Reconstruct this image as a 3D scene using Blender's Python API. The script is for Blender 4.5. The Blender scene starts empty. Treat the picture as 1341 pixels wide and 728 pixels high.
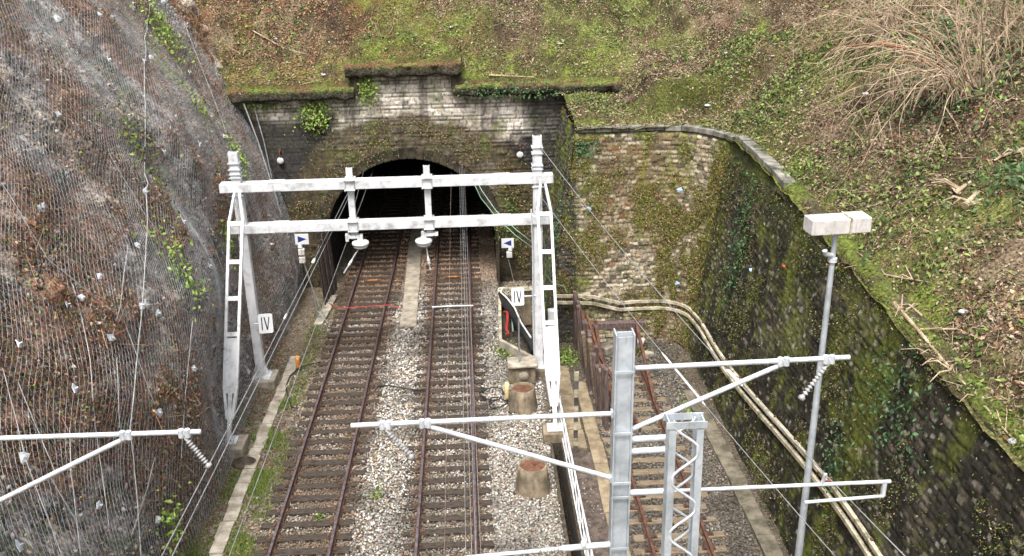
import bpy, math, random
import numpy as np
from mathutils import Vector, Matrix

random.seed(7)
RNG = np.random.default_rng(7)
sc = bpy.context.scene
C = sc.collection

# ---------------------------------------------------------------- camera
cam_d = bpy.data.cameras.new('camera'); cam = bpy.data.objects.new('camera', cam_d); C.objects.link(cam)
cam_d.lens = 33.235; cam_d.sensor_width = 36.0; cam_d.clip_start = 0.1; cam_d.clip_end = 3000
_Y = Vector((-65.5, 489, -1238)).normalized()
_P2 = Vector((934.5, 507.5, -1238))
_Z = _Y.cross(_P2).normalized()
if _Z.y < 0: _Z = -_Z
_X = _Y.cross(_Z).normalized()
cam.matrix_world = Matrix.Translation((0, 0, 15.2)) @ Matrix((_X, _Y, _Z)).to_4x4()
sc.camera = cam

# ---------------------------------------------------------------- world, sun, exposure
w = bpy.data.worlds.new("World"); sc.world = w; w.use_nodes = True
nt = w.node_tree
sky = nt.nodes.new('ShaderNodeTexSky'); sky.sky_type = 'NISHITA'; sky.sun_disc = False
SUN_EL, SUN_AZ = math.radians(62), math.radians(200)
sky.sun_elevation = SUN_EL; sky.sun_rotation = SUN_AZ
sky.dust_density = 6.0; sky.ozone_density = 0.6; sky.air_density = 1.0
bg = nt.nodes['Background']; bg.inputs['Strength'].default_value = 0.15
hs = nt.nodes.new('ShaderNodeHueSaturation'); hs.inputs['Saturation'].default_value = .40      # cloud covers the blue
nt.links.new(sky.outputs['Color'], hs.inputs['Color']); nt.links.new(hs.outputs['Color'], bg.inputs['Color'])
sl = bpy.data.lights.new('sun', 'SUN'); sl.energy = 1.5; sl.angle = math.radians(16); sl.color = (1.0, 0.97, 0.93)
so = bpy.data.objects.new('sun', sl); C.objects.link(so)
_d = Vector((math.sin(SUN_AZ) * math.cos(SUN_EL), math.cos(SUN_AZ) * math.cos(SUN_EL), math.sin(SUN_EL)))
so.rotation_euler = _d.to_track_quat('Z', 'Y').to_euler(); so.location = (0, 0, 40)
sc.view_settings.view_transform = 'Standard'; sc.view_settings.look = 'None'
sc.view_settings.exposure = 1.1; sc.view_settings.gamma = 1.0
sc.view_settings.use_curve_mapping = False
sc.cycles.max_bounces = 6; sc.cycles.diffuse_bounces = 3; sc.cycles.glossy_bounces = 2
sc.cycles.use_denoising = True

# ---------------------------------------------------------------- noise and terrain functions (numpy only)
def _hash(ix, iy, seed):
    h = (ix.astype(np.int64) * 374761393 + iy.astype(np.int64) * 668265263 + seed * 1442695041) & 0xffffffff
    h = ((h ^ (h >> 13)) * 1274126177) & 0xffffffff
    h = (h ^ (h >> 16)) & 0xffffffff
    return h.astype(np.float64) / 4294967295.0

def vnoise(x, y, seed=0):
    x = np.asarray(x, float); y = np.asarray(y, float)
    ix = np.floor(x); iy = np.floor(y); fx = x - ix; fy = y - iy
    fx = fx * fx * (3 - 2 * fx); fy = fy * fy * (3 - 2 * fy)
    a = _hash(ix, iy, seed); b = _hash(ix + 1, iy, seed); c = _hash(ix, iy + 1, seed); d = _hash(ix + 1, iy + 1, seed)
    return (a * (1 - fx) + b * fx) * (1 - fy) + (c * (1 - fx) + d * fx) * fy

def fbm(x, y, seed=0, octv=4):
    s = 0; a = 0.5; t = 0
    for o in range(octv):
        s = s + a * vnoise(np.asarray(x) * 2**o + 17.3 * o, np.asarray(y) * 2**o + 9.1 * o, seed + o * 7); t += a; a *= 0.5
    return s / t

def sstep(a, b, x):
    t = np.clip((np.asarray(x, float) - a) / (b - a), 0, 1); return t * t * (3 - 2 * t)

def wall_top(Y):                 # height of the long retaining wall's top
    return 6.45 + 1.35 * sstep(8, 30, Y)

def hill_z(X, Y):
    X = np.asarray(X, float); Y = np.asarray(Y, float)
    zt = np.where(Y < 30.5, wall_top(Y), 7.75)
    a = np.maximum(X - 9.3, 0) * 0.68
    b = np.maximum(Y - 38.2, 0) * 0.64
    ter = np.clip(Y - 32.8, 0, 5.4) * 0.04 + 0.50 * (Y >= 38.2) * sstep(6.9, 6.0, X) + .80 * sstep(-4.9, -4.5, X) * sstep(-.1, -.5, X) * (Y >= 38.2) * sstep(41, 38.6, Y)
    base = zt + 0.02 + .16 * sstep(0, .8, np.maximum(X - 8.8, np.where(Y > 31, (Y - 32.9) * (X < 8.8), -1))) + ter
    slope = (a**1.6 + b**1.6) ** (1 / 1.6)
    wgt = sstep(0, 2.0, a + b)
    n = (fbm(X * .16, Y * .16, 3, 3) - .5) * 1.7 + (fbm(X * .7, Y * .7, 5, 4) - .5) * 1.15 + (np.abs(fbm(X * 1.5, Y * 1.1, 6, 3) - .5)) * .8
    # mossy bank and the hollow beneath it, behind the curved corner of the wall
    bank = 0.95 * sstep(34.3, 34.9, Y + .35 * np.sin(X * 1.3)) * sstep(5.9, 7.3, X) * sstep(12.0, 10.4, X) * sstep(41.5, 37.5, Y)
    hol = -0.25 * np.exp(-((X - 8.8) / 1.8) ** 2 - ((Y - 34.2) / .5) ** 2)
    return base + slope + n * wgt + (fbm(X * 2.2, Y * 2.2, 8, 3) - .5) * .22 + bank + hol

def cliff_x(Y, z):
    Y = np.asarray(Y, float); z = np.asarray(z, float)
    ed = 1 - .75 * sstep(34.5, 37.5, Y)
    base = -7.55 - .02 * z - .027 * z * z
    big = (fbm(Y * .17 + z * .09, z * .16 - Y * .05, 21, 2) - .5) * 1.5
    rid = (1 - np.abs(2 * vnoise(Y * .33 + z * .25, z * .12, 31) - 1)) * .34 - .17
    med = (fbm(Y * .9, z * .9, 23, 4) - .5) * .75
    low = sstep(0, 2.2, z)
    return base + (big + rid) * ed * (.3 + .7 * low) + med * (.5 + .5 * ed) * (.4 + .6 * low)

def net_x(Y, z):                 # the net hangs off the high points of the rock
    Y = np.asarray(Y, float); z = np.asarray(z, float)
    ed = 1 - .75 * sstep(34.5, 37.5, Y)
    base = -7.55 - .02 * z - .027 * z * z
    big = (fbm(Y * .17 + z * .09, z * .16 - Y * .05, 21, 2) - .5) * 1.5
    rid = (1 - np.abs(2 * vnoise(Y * .33 + z * .25, z * .12, 31) - 1)) * .34 - .17
    low = sstep(0, 2.2, z)
    return base + (big + rid) * ed * (.3 + .7 * low) + .22 + .08 * (fbm(Y * .5, z * .5, 44, 2) - .5)
PLATES = [(28.33, 12.39), (29.08, 11.10), (23.76, 10.54), (34.72, 12.06), (37.68, 11.99), (31.01, 10.75), (35.39, 9.67), (34.24, 7.55), (28.20, 8.47), (30.92, 8.06), (25.08, 8.13), (20.49, 9.15), (22.91, 7.36), (20.63, 7.43), (26.43, 5.44), (26.21, 6.90), (19.05, 7.39), (21.44, 6.32), (19.51, 6.35), (17.15, 7.37), (17.67, 6.08), (19.89, 4.23), (31.18, 5.00), (15.62, 5.76), (16.84, 3.79), (19.48, 1.54), (25.71, 3.84), (22.54, 4.04), (14.03, 4.93), (31.51, 12.08), (21.63, 6.24), (18.79, 2.02), (28.34, 0.95), (32.06, 10.72), (19.62, 7.30), (20.79, 3.06), (22.56, 3.98), (21.94, 5.89), (30.58, 12.23)]
NET_ROPES = [[(36.61, 12.14), (35.56, 11.71), (34.41, 11.31), (32.63, 11.01), (31.01, 10.75), (30.03, 10.35), (29.16, 9.95), (28.38, 9.57), (27.83, 9.23), (27.34, 8.89), (26.75, 8.59), (25.70, 8.42), (25.13, 8.14), (24.79, 7.81), (24.36, 7.52), (23.81, 7.31), (23.18, 7.14), (22.60, 6.97), (22.17, 6.76), (21.81, 6.54), (21.44, 6.32), (21.03, 6.10), (20.59, 5.90), (20.14, 5.71), (19.74, 5.52), (19.41, 5.30), (19.11, 5.07), (18.92, 4.79), (18.73, 4.51), (18.64, 4.17), (18.56, 3.83), (18.44, 3.51), (18.32, 3.19), (18.14, 2.86), (17.93, 2.57), (17.71, 2.27), (17.50, 1.99)], [(19.67, 7.62), (19.38, 7.30), (19.08, 6.99), (18.77, 6.68), (18.49, 6.36), (18.26, 6.14), (18.08, 5.91), (17.95, 5.65), (17.85, 5.38), (17.74, 5.11), (17.66, 4.83), (17.54, 4.56), (17.44, 4.29), (17.31, 4.03), (17.17, 3.78), (16.98, 3.53), (16.79, 3.29)], [(17.09, 5.51), (16.89, 5.27), (16.68, 5.04), (16.47, 4.82), (16.32, 4.59), (16.16, 4.38), (15.97, 4.18), (15.79, 3.99), (15.59, 3.81), (15.41, 3.63)], [(16.53, 7.20), (16.41, 6.93), (16.26, 6.68), (16.12, 6.43), (15.96, 6.19), (15.79, 5.95), (15.63, 5.72), (15.51, 5.49), (15.39, 5.25), (15.27, 5.03), (15.15, 4.80), (15.03, 4.56), (14.93, 4.32), (14.83, 4.08)], [(15.89, 5.20), (15.87, 4.87), (15.87, 4.52), (15.88, 4.15), (15.81, 3.75), (15.76, 3.35)], [(16.63, 6.81), (16.55, 6.57), (16.47, 6.32), (16.38, 6.08), (16.31, 5.83), (16.22, 5.59), (16.15, 5.33), (16.07, 5.08)], [(22.47, 7.54), (21.90, 7.34), (21.46, 7.12), (21.01, 6.90), (20.58, 6.69), (20.07, 6.53), (19.58, 6.37)], [(23.55, 4.95), (23.10, 4.71), (22.66, 4.47), (22.22, 4.25), (21.88, 3.98), (21.52, 3.74), (21.17, 3.50), (20.81, 3.27), (20.57, 2.98), (20.39, 2.65)], [(19.22, 5.98), (18.99, 5.75), (18.78, 5.53), (18.63, 5.27), (18.52, 4.99), (18.43, 4.69)], [(29.02, 5.73), (29.06, 5.20), (29.03, 4.68), (28.93, 4.19), (28.91, 3.66), (29.21, 2.98), (29.56, 2.27), (29.79, 1.59)], [(24.53, 9.36), (24.54, 9.01), (24.54, 8.66), (24.54, 8.30), (24.49, 7.95), (24.44, 7.60), (24.60, 7.22), (24.74, 6.84), (24.86, 6.45), (24.78, 6.07), (24.72, 5.69), (24.71, 5.27), (24.95, 4.75), (25.64, 4.02)], [(38.13, 11.14), (37.68, 10.65), (37.23, 10.18), (36.84, 9.70), (36.41, 9.23), (36.02, 8.76), (35.60, 8.31), (35.15, 7.86), (34.56, 7.46), (34.09, 7.04), (33.77, 6.59), (33.57, 6.11), (33.57, 5.58), (33.62, 5.02), (33.70, 4.44)], [(19.90, 9.87), (19.85, 9.60), (19.79, 9.33), (19.74, 9.06), (19.69, 8.78), (19.64, 8.51), (19.57, 8.24), (19.66, 8.00), (19.76, 7.75), (19.85, 7.50), (19.95, 7.24), (20.07, 6.97), (20.18, 6.70), (20.35, 6.41), (20.18, 6.12), (20.06, 5.82), (19.95, 5.51), (19.87, 5.19), (19.82, 4.84), (19.82, 4.48)], [(19.32, 3.34), (19.02, 3.12), (18.72, 2.91), (18.32, 2.77), (17.91, 2.66), (17.47, 2.58)]]
LITTER = [(3.85, 39.84, 0.13, 'large pale stone on the slope behind the headwall'), (8.90, 34.79, 0.14, 'pale flat stone on the terrace behind the wing wall coping'), (11.80, 27.62, 0.12, 'pale blue stone on the slope below the bare bush'), (12.69, 25.47, 0.09, 'white stone on the slope under the bare bush stems'), (8.91, 13.27, 0.12, 'pale stone low on the right slope near the frame edge'), (9.69, 16.82, 0.11, 'pale grey stone halfway up the right slope'), (10.72, 22.99, 0.07, 'small white stone on the slope above the lamp head'), (11.00, 30.85, 0.07, 'tiny white stone on the slope above the terrace'), (10.07, 36.93, 0.10, 'pale stone high on the slope behind the terrace'), (11.08, 34.39, 0.08, 'grey stone high on the slope right of the terrace'), (-5.78, 38.65, 0.11, 'pale stone on the slope left of the raised parapet'), (-7.90, 40.52, 0.09, 'white stone near the top of the slope on the left'), (10.81, 24.54, 0.06, 'tiny pale stone on the slope left of the lamp head'), (-0.63, 40.75, 0.10, 'pale stone at the top of the slope above the parapet')]
BRANCHES = [('long pale fallen branch near the edge of the long wall', [(8.91, 18.16, .08), (8.90, 16.91, .08), (8.91, 15.83, .08), (8.91, 14.94, .08)], 0.050), ('bare pale branch sticking over the edge of the long wall', [(8.90, 18.06, .08), (8.91, 17.01, .08), (9.42, 16.49, .08)], 0.050), ('split pale log on the right slope, leaning left', [(11.04, 19.80, .08), (11.46, 20.15, .08)], 0.090), ('second split pale log beside the orange stump on the right slope', [(11.30, 20.77, .08), (11.64, 20.79, .08)], 0.070), ('pale dead branch on the upper right slope at the frame edge', [(12.83, 20.86, .08), (12.43, 21.08, .08), (12.26, 21.05, .08)], 0.060), ('tangle of dead bramble stems low on the right slope', [(8.91, 16.12, .08), (8.91, 15.58, .08), (8.91, 14.97, .08)], 0.030), ('fallen stick above the lamp head on the right slope', [(9.13, 19.52, .08), (9.44, 18.84, .08), (9.63, 18.18, .08)], 0.030), ('thin fallen stick near the bottom of the right slope', [(8.90, 14.62, .08), (8.91, 13.89, .08), (8.90, 13.17, .08)], 0.030), ('dead stick lying across the slope above the headwall', [(0.85, 38.34, .08), (1.61, 38.27, .08), (2.68, 38.24, .08)], 0.040), ('dead branch lying on the slope left of the parapet', [(-8.84, 40.80, .08), (-7.49, 39.90, .08), (-6.52, 39.56, .08)], 0.030), ]
BUSHES = [
 ('bare_bush', 'bare arching bush with reddish main stems, sweeping left over the slope at the top right', (13.3, 23.9, 10.2), (-.62, .30, .85), 75, 5.2, 'red_bark', 'twig', 500, .42, 1.0),
 ('bare_bush', 'upright bare bush with thin pale stems at the top right frame edge', (14.4, 25.0, 11.0), (-.15, .1, 1.0), 46, 3.4, 'bark', 'twig', 700, .22, .35),
 ('bare_bush', 'tangled bare bramble bush farther up the slope, behind the arching bush', (13.7, 30.5, 11.0), (-.45, -.2, .7), 60, 3.0, 'bark', 'twig', 160, .5, .8),
]
# ---------------------------------------------------------------- materials
def _base(name):
    m = bpy.data.materials.new(name); m.use_nodes = True
    return m, m.node_tree, m.node_tree.nodes['Principled BSDF']

def _bump(nt, b, scale, strength, dist=0.02, detail=5):
    n = nt.nodes.new('ShaderNodeTexNoise'); n.inputs['Scale'].default_value = scale; n.inputs['Detail'].default_value = detail
    tc = nt.nodes.new('ShaderNodeNewGeometry'); nt.links.new(tc.outputs['Position'], n.inputs['Vector'])
    bp = nt.nodes.new('ShaderNodeBump'); bp.inputs['Strength'].default_value = strength; bp.inputs['Distance'].default_value = dist
    nt.links.new(n.outputs['Fac'], bp.inputs['Height']); nt.links.new(bp.outputs['Normal'], b.inputs['Normal'])
    return n

def mat_col(name, rough=0.9, bump=0.4, bscale=18, spec=0.2, vary=0.35, vscale=30, dist=.02, trans=0):
    """colour from the mesh's own 'Col' attribute (stone by stone, leaf by leaf), broken up by noise"""
    m, nt, b = _base(name)
    a = nt.nodes.new('ShaderNodeAttribute'); a.attribute_name = 'Col'
    tc = nt.nodes.new('ShaderNodeNewGeometry')
    n = nt.nodes.new('ShaderNodeTexNoise'); n.inputs['Scale'].default_value = vscale; n.inputs['Detail'].default_value = 6
    nt.links.new(tc.outputs['Position'], n.inputs['Vector'])
    mr = nt.nodes.new('ShaderNodeMapRange'); mr.inputs['From Min'].default_value = .3; mr.inputs['From Max'].default_value = .7
    mr.inputs['To Min'].default_value = 1 - vary; mr.inputs['To Max'].default_value = 1 + vary
    nt.links.new(n.outputs['Fac'], mr.inputs['Value'])
    vm = nt.nodes.new('ShaderNodeVectorMath'); vm.operation = 'SCALE'
    nt.links.new(a.outputs['Color'], vm.inputs[0]); nt.links.new(mr.outputs['Result'], vm.inputs['Scale'])
    nt.links.new(vm.outputs['Vector'], b.inputs['Base Color'])
    b.inputs['Roughness'].default_value = rough; b.inputs['Specular IOR Level'].default_value = spec
    if bump: _bump(nt, b, bscale, bump, dist)
    return m

def mat(name, c1, c2=None, scale=6, rough=0.7, metal=0, bump=0.15, bscale=30, lo=.4, hi=.62, c3=None, spec=.4, stretch=None, dist=.01):
    m, nt, b = _base(name)
    b.inputs['Roughness'].default_value = rough; b.inputs['Metallic'].default_value = metal
    b.inputs['Specular IOR Level'].default_value = spec
    tc = nt.nodes.new('ShaderNodeNewGeometry')
    n = nt.nodes.new('ShaderNodeTexNoise'); n.inputs['Scale'].default_value = scale; n.inputs['Detail'].default_value = 8; n.inputs['Roughness'].default_value = .65
    if stretch:
        mp = nt.nodes.new('ShaderNodeMapping'); mp.inputs['Scale'].default_value = stretch
        nt.links.new(tc.outputs['Position'], mp.inputs['Vector']); nt.links.new(mp.outputs['Vector'], n.inputs['Vector'])
    else: nt.links.new(tc.outputs['Position'], n.inputs['Vector'])
    r = nt.nodes.new('ShaderNodeValToRGB'); r.color_ramp.elements[0].position = lo; r.color_ramp.elements[1].position = hi
    r.color_ramp.elements[0].color = (*c1, 1); r.color_ramp.elements[1].color = (*(c2 or c1), 1)
    if c3: e = r.color_ramp.elements.new(min(hi + .12, .99)); e.color = (*c3, 1)
    nt.links.new(n.outputs['Fac'], r.inputs['Fac']); nt.links.new(r.outputs['Color'], b.inputs['Base Color'])
    if bump: _bump(nt, b, bscale, bump, dist)
    return m

M = {}
M['white_paint'] = mat('white_paint', (.34, .34, .33), (.60, .615, .63), 3.0, .5, 0, .10, 40, .30, .46, (.68, .69, .70))
def rust_spots(m, scale=2.2, amount=.66, col=(.20, .09, .045)):
    """rust and grime runs on painted steel: streaks drawn out downwards"""
    nt = m.node_tree; b = nt.nodes['Principled BSDF']; l = b.inputs['Base Color'].links[0].from_socket
    g = nt.nodes.new('ShaderNodeNewGeometry'); mp = nt.nodes.new('ShaderNodeMapping'); mp.inputs['Scale'].default_value = (3.2, 3.2, .55)
    n = nt.nodes.new('ShaderNodeTexNoise'); n.inputs['Scale'].default_value = scale; n.inputs['Detail'].default_value = 7; n.inputs['Roughness'].default_value = .7
    nt.links.new(g.outputs['Position'], mp.inputs['Vector']); nt.links.new(mp.outputs['Vector'], n.inputs['Vector'])
    mr = nt.nodes.new('ShaderNodeMapRange'); mr.inputs['From Min'].default_value = amount - .06; mr.inputs['From Max'].default_value = amount + .08; mr.inputs['To Max'].default_value = .7
    nt.links.new(n.outputs['Fac'], mr.inputs['Value']); mx = nt.nodes.new('ShaderNodeMix'); mx.data_type = 'RGBA'
    nt.links.new(mr.outputs['Result'], mx.inputs['Factor']); nt.links.new(l, mx.inputs['A']); mx.inputs['B'].default_value = (*col, 1)
    nt.links.new(mx.outputs['Result'], b.inputs['Base Color'])
rust_spots(M['white_paint'])
M['galv'] = mat('galvanised_steel', (.36, .40, .43), (.60, .65, .69), 2.5, .42, .35, .06, 40, .32, .60, (.68, .72, .76))
M['galv_tube'] = mat('galvanised_tube', (.50, .53, .56), (.70, .73, .76), 5, .40, .2, .05, 60)
M['rust'] = mat('rusty_steel', (.075, .035, .022), (.17, .075, .04), 9, .85, 0, .3, 50)
M['rail_head'] = mat('rail_head', (.13, .105, .11), (.26, .22, .24), 8, .38, .6, .03, 60)
M['siding_rail'] = mat('siding_rail', (.055, .026, .018), (.14, .062, .04), 7, .8, 0, .3, 50)
M['dark_wood'] = mat('creosoted_wood', (.018, .014, .011), (.080, .062, .046), 5, .85, 0, .5, 14, stretch=(1, 9, 3), dist=.02)
M['old_wood'] = mat('weathered_wood', (.11, .08, .05), (.24, .19, .13), 4, .9, 0, .5, 14, stretch=(1, 9, 3), dist=.02)
M['fence_wood'] = mat('purple_brown_wood', (.055, .038, .036), (.17, .12, .11), 3, .85, 0, .5, 12, stretch=(6, 6, .8), dist=.02, c3=(.22, .15, .11))
M['concrete'] = mat('concrete', (.21, .18, .14), (.38, .34, .27), 3, .92, 0, .35, 35)
M['pale_concrete'] = mat('pale_concrete', (.22, .19, .145), (.44, .40, .33), 2.6, .92, 0, .3, 35)
M['tan_concrete'] = mat('tan_concrete', (.13, .105, .070), (.30, .24, .165), 2.4, .85, 0, .25, 45)
M['dark_band'] = mat('dark_band', (.05, .045, .045), (.11, .10, .095), 5, .8)
M['stone_y'] = mat('yellow_stone', (.36, .28, .14), (.52, .43, .24), 4, .9, 0, .4, 20)
M['scrap_blue'] = mat('scrap_blue', (.22, .34, .52), (.45, .55, .68), 12, .7, 0, .1)
M['scrap_red'] = mat('scrap_red', (.42, .06, .04), (.55, .12, .08), 12, .7, 0, .1)
M['ochre_slab'] = mat('ochre_slab', (.17, .13, .08), (.30, .245, .16), 3, .95, 0, .3, 45)
M['dark_soil'] = mat('dark_soil', (.035, .028, .02), (.09, .07, .05), 5, .98, 0, .5, 40)
M['sign_white'] = mat('sign_white', (.66, .67, .68), (.74, .74, .75), 8, .4, 0, 0)
M['sign_black'] = mat('sign_black', (.015, .015, .018), None, 8, .5, 0, 0)
M['sign_blue'] = mat('sign_blue', (.02, .03, .20), (.03, .04, .26), 8, .45, 0, 0)
M['insulator'] = mat('insulator_glaze', (.52, .53, .52), (.70, .70, .69), 12, .25, 0, .03, 40)
M['glass_ins'] = mat('grey_insulator', (.24, .24, .24), (.42, .42, .42), 12, .25, 0, .03, 40)
M['wire'] = mat('wire_steel', (.24, .25, .25), (.38, .39, .40), 4, .5, .4, 0)
M['copper'] = mat('contact_wire', (.22, .16, .13), (.33, .25, .21), 4, .45, .5, 0)
M['net'] = mat('net_wire', (.30, .31, .33), (.54, .56, .58), 1.2, .5, .2, 0)
M['rope'] = mat('net_rope', (.26, .27, .27), (.42, .42, .42), 6, .6, .1, .1, 60)
M['plate'] = mat('zinc_plate', (.38, .41, .44), (.60, .63, .66), 7, .5, .1, .15, 30)
M['black_rubber'] = mat('black_cable', (.012, .012, .013), (.03, .03, .03), 9, .6, 0, .1)
M['red'] = mat('red_plastic', (.34, .035, .03), (.48, .06, .05), 9, .5, 0, .05)
M['white_cable'] = mat('white_cable', (.70, .70, .68), (.80, .80, .78), 9, .5, 0, 0)
M['green_cable'] = mat('green_cable', (.22, .38, .30), (.34, .50, .41), 9, .5, 0, 0)
M['orange'] = mat('orange_plastic', (.40, .16, .04), (.62, .27, .06), 9, .5, 0, .05)
M['yellow'] = mat('yellow_plastic', (.66, .52, .20), (.78, .66, .34), 9, .6, 0, .3, 30)
M['lamp_case'] = mat('lamp_case', (.50, .48, .46), (.66, .64, .62), 3, .5, 0, .05)
M['conduit'] = mat('cream_conduit', (.16, .15, .09), (.48, .43, .32), 3.2, .8, 0, .25, 30, .36, .55, (.60, .55, .43))
M['kerb_dark'] = mat('mossy_kerb', (.075, .068, .045), (.20, .175, .13), 2.2, .95, 0, .4, 25)
M['lining'] = mat('end_cap_dark', (.012, .011, .010), (.035, .03, .026), 2.5, .95, 0, .5, 10)  # near-black, used only on the added end cap of the tunnel
M['bark'] = mat('bark', (.12, .085, .055), (.26, .195, .13), 5, .9, 0, .3, 40)
M['twig'] = mat('pale_twig', (.26, .19, .12), (.52, .41, .29), 3, .9, 0, .2, 40)
M['red_bark'] = mat('red_bark', (.20, .09, .05), (.32, .16, .09), 5, .9, 0, .3, 40)
M['pane_grey'] = mat('enclosure_grey', (.50, .51, .51), (.62, .62, .61), 3, .6, 0, .05)
rust_spots(M['lamp_case'], 2.6, .60, (.22, .19, .15)); rust_spots(M['tan_concrete'], 2.0, .56, (.07, .055, .04)); rust_spots(M['galv'], 2.4, .64, (.26, .26, .25))
M['stone_col'] = mat_col('masonry', .93, .5, 16, .2, .38, 9, .025)
M['rock_col'] = mat_col('rock', .92, 1.0, 12, .2, .75, 11, .07)
M['soil_col'] = mat_col('soil', .97, 1.0, 16, .1, .75, 15, .06)
M['leaf_col'] = mat_col('leaf', .75, 0, 10, .25, .15, 3)
M['ballast_col'] = mat_col('ballast', .88, 0, 10, .25, .15, 20)
M['lamp_on'] = bpy.data.materials.new('tunnel_lamp_glow'); M['lamp_on'].use_nodes = True
_b = M['lamp_on'].node_tree.nodes['Principled BSDF']; _b.inputs['Emission Color'].default_value = (.95, 1, .85, 1); _b.inputs['Emission Strength'].default_value = 3.0

# ---------------------------------------------------------------- mesh helpers
def np_mesh(name, V, Fq, m, parent=None, col=None, smooth=False):
    V = np.ascontiguousarray(V, np.float32); Fq = np.ascontiguousarray(Fq, np.int32)
    k = Fq.shape[1]; me = bpy.data.meshes.new(name)
    me.vertices.add(len(V)); me.vertices.foreach_set('co', V.ravel())
    me.loops.add(Fq.size); me.loops.foreach_set('vertex_index', Fq.ravel())
    me.polygons.add(len(Fq)); me.polygons.foreach_set('loop_start', np.arange(len(Fq), dtype=np.int32) * k)
    try: me.polygons.foreach_set('loop_total', np.full(len(Fq), k, dtype=np.int32))
    except Exception: pass
    me.update(calc_edges=True)
    if smooth: me.polygons.foreach_set('use_smooth', np.ones(len(Fq), dtype=bool))
    if col is not None:
        a = me.attributes.new('Col', 'FLOAT_COLOR', 'POINT')
        c = np.ones((len(V), 4), np.float32); c[:, :3] = np.clip(col, 0.004, .9); a.data.foreach_set('color', c.ravel())
    me.materials.append(m)
    o = bpy.data.objects.new(name, me); C.objects.link(o)
    if parent: o.parent = parent
    return o

class MB:
    """collects boxes, tubes and lathes into one mesh"""
    def __init__(s): s.v = []; s.f = []; s.sm = []
    def add(s, vs, fs, sm=False):
        n = len(s.v); s.v += [tuple(p) for p in vs]; s.f += [tuple(i + n for i in f) for f in fs]; s.sm += [sm] * len(fs); return s
    def box(s, c, d, R=None, jit=0):
        vs = []
        for sx in (-1, 1):
            for sy in (-1, 1):
                for sz in (-1, 1):
                    p = Vector((sx * d[0] / 2 + random.uniform(-jit, jit), sy * d[1] / 2 + random.uniform(-jit, jit), sz * d[2] / 2 + random.uniform(-jit, jit)))
                    if R is not None: p = R @ p
                    vs.append(p + Vector(c))
        return s.add(vs, [(0, 1, 3, 2), (4, 6, 7, 5), (0, 4, 5, 1), (2, 3, 7, 6), (0, 2, 6, 4), (1, 5, 7, 3)])
    def beam(s, a, b, w, h, up=(0, 0, 1)):
        """box from a to b, w across and h along 'up'"""
        a = Vector(a); b = Vector(b); z = (b - a); L = z.length; z.normalize()
        u = Vector(up); x = z.cross(u)
        if x.length < 1e-4: x = z.cross(Vector((0, 1, 0)))
        x.normalize(); y = x.cross(z)
        R = Matrix((x, y, z)).transposed()
        return s.box((a + b) / 2, (w, h, L), R)
    def tube(s, pts, r, n=8, cap=True):
        pts = [Vector(p) for p in pts]
        rs = r if isinstance(r, (list, tuple)) else [r] * len(pts)
        vs = []; prev = None
        for i, p in enumerate(pts):
            t = (pts[min(i + 1, len(pts) - 1)] - pts[max(i - 1, 0)]).normalized()
            if prev is None: x = t.orthogonal().normalized()
            else:
                x = prev - t * prev.dot(t)
                x = x.normalized() if x.length > 1e-5 else t.orthogonal().normalized()
            prev = x; y = t.cross(x)
            for k in range(n):
                a = 2 * math.pi * k / n; vs.append(p + (x * math.cos(a) + y * math.sin(a)) * rs[i])
        fs = [(i * n + k, i * n + (k + 1) % n, (i + 1) * n + (k + 1) % n, (i + 1) * n + k) for i in range(len(pts) - 1) for k in range(n)]
        s.add(vs, fs, True)
        if cap:
            s.add(vs[:n], [tuple(range(n - 1, -1, -1))]); s.add(vs[-n:], [tuple(range(n))])
        return s
    def lathe(s, prof, c=(0, 0, 0), n=24, R=None):
        """prof: list of (radius, height)"""
        vs = []
        for r, z in prof:
            for k in range(n):
                a = 2 * math.pi * k / n; p = Vector((r * math.cos(a), r * math.sin(a), z))
                if R is not None: p = R @ p
                vs.append(p + Vector(c))
        fs = [(i * n + k, i * n + (k + 1) % n, (i + 1) * n + (k + 1) % n, (i + 1) * n + k) for i in range(len(prof) - 1) for k in range(n)]
        return s.add(vs, fs, True)
    def build(s, name, m, parent=None, bevel=0, loc=None):
        me = bpy.data.meshes.new(name); me.from_pydata([tuple(v) for v in s.v], [], s.f)
        me.polygons.foreach_set('use_smooth', s.sm); me.materials.append(m); me.update()
        o = bpy.data.objects.new(name, me); C.objects.link(o)
        if parent: o.parent = parent; 
        if bevel:
            b = o.modifiers.new('bevel', 'BEVEL'); b.width = bevel; b.segments = 2; b.limit_method = 'ANGLE'
        return o

def tag(o, label, cat, group=None, kind=None):
    if label: o['label'] = label
    if cat: o['category'] = cat
    if group: o['group'] = group
    if kind: o['kind'] = kind
    return o

def thing(name, label, cat, loc=(0, 0, 0), group=None, rz=0):
    o = bpy.data.objects.new(name, None); C.objects.link(o); o.location = loc; o.rotation_euler = (0, 0, rz)
    o.empty_display_size = .3
    return tag(o, label, cat, group)

def rel(parent, *objs):
    """parts were modelled in world coordinates: keep them there under their thing"""
    inv = Matrix.Translation(parent.location).inverted()
    for o in objs:
        o.parent = parent; o.matrix_parent_inverse = inv

def copy_tree(o, parent=None):
    c = o.copy(); C.objects.link(c)
    if parent: c.parent = parent
    for ch in list(o.children): copy_tree(ch, c)
    return c

def mixc(a, b, t):
    t = np.asarray(t)[..., None]; return np.asarray(a) * (1 - t) + np.asarray(b) * t

def palette(n, cols, weights=None, jit=.25):
    cols = np.array(cols, float); w = None if weights is None else np.array(weights, float) / sum(weights)
    c = cols[RNG.choice(len(cols), n, p=w)]
    return c * (1 + (RNG.random((n, 1)) - .5) * 2 * jit) * (1 + (RNG.random((n, 3)) - .5) * .16)

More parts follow.
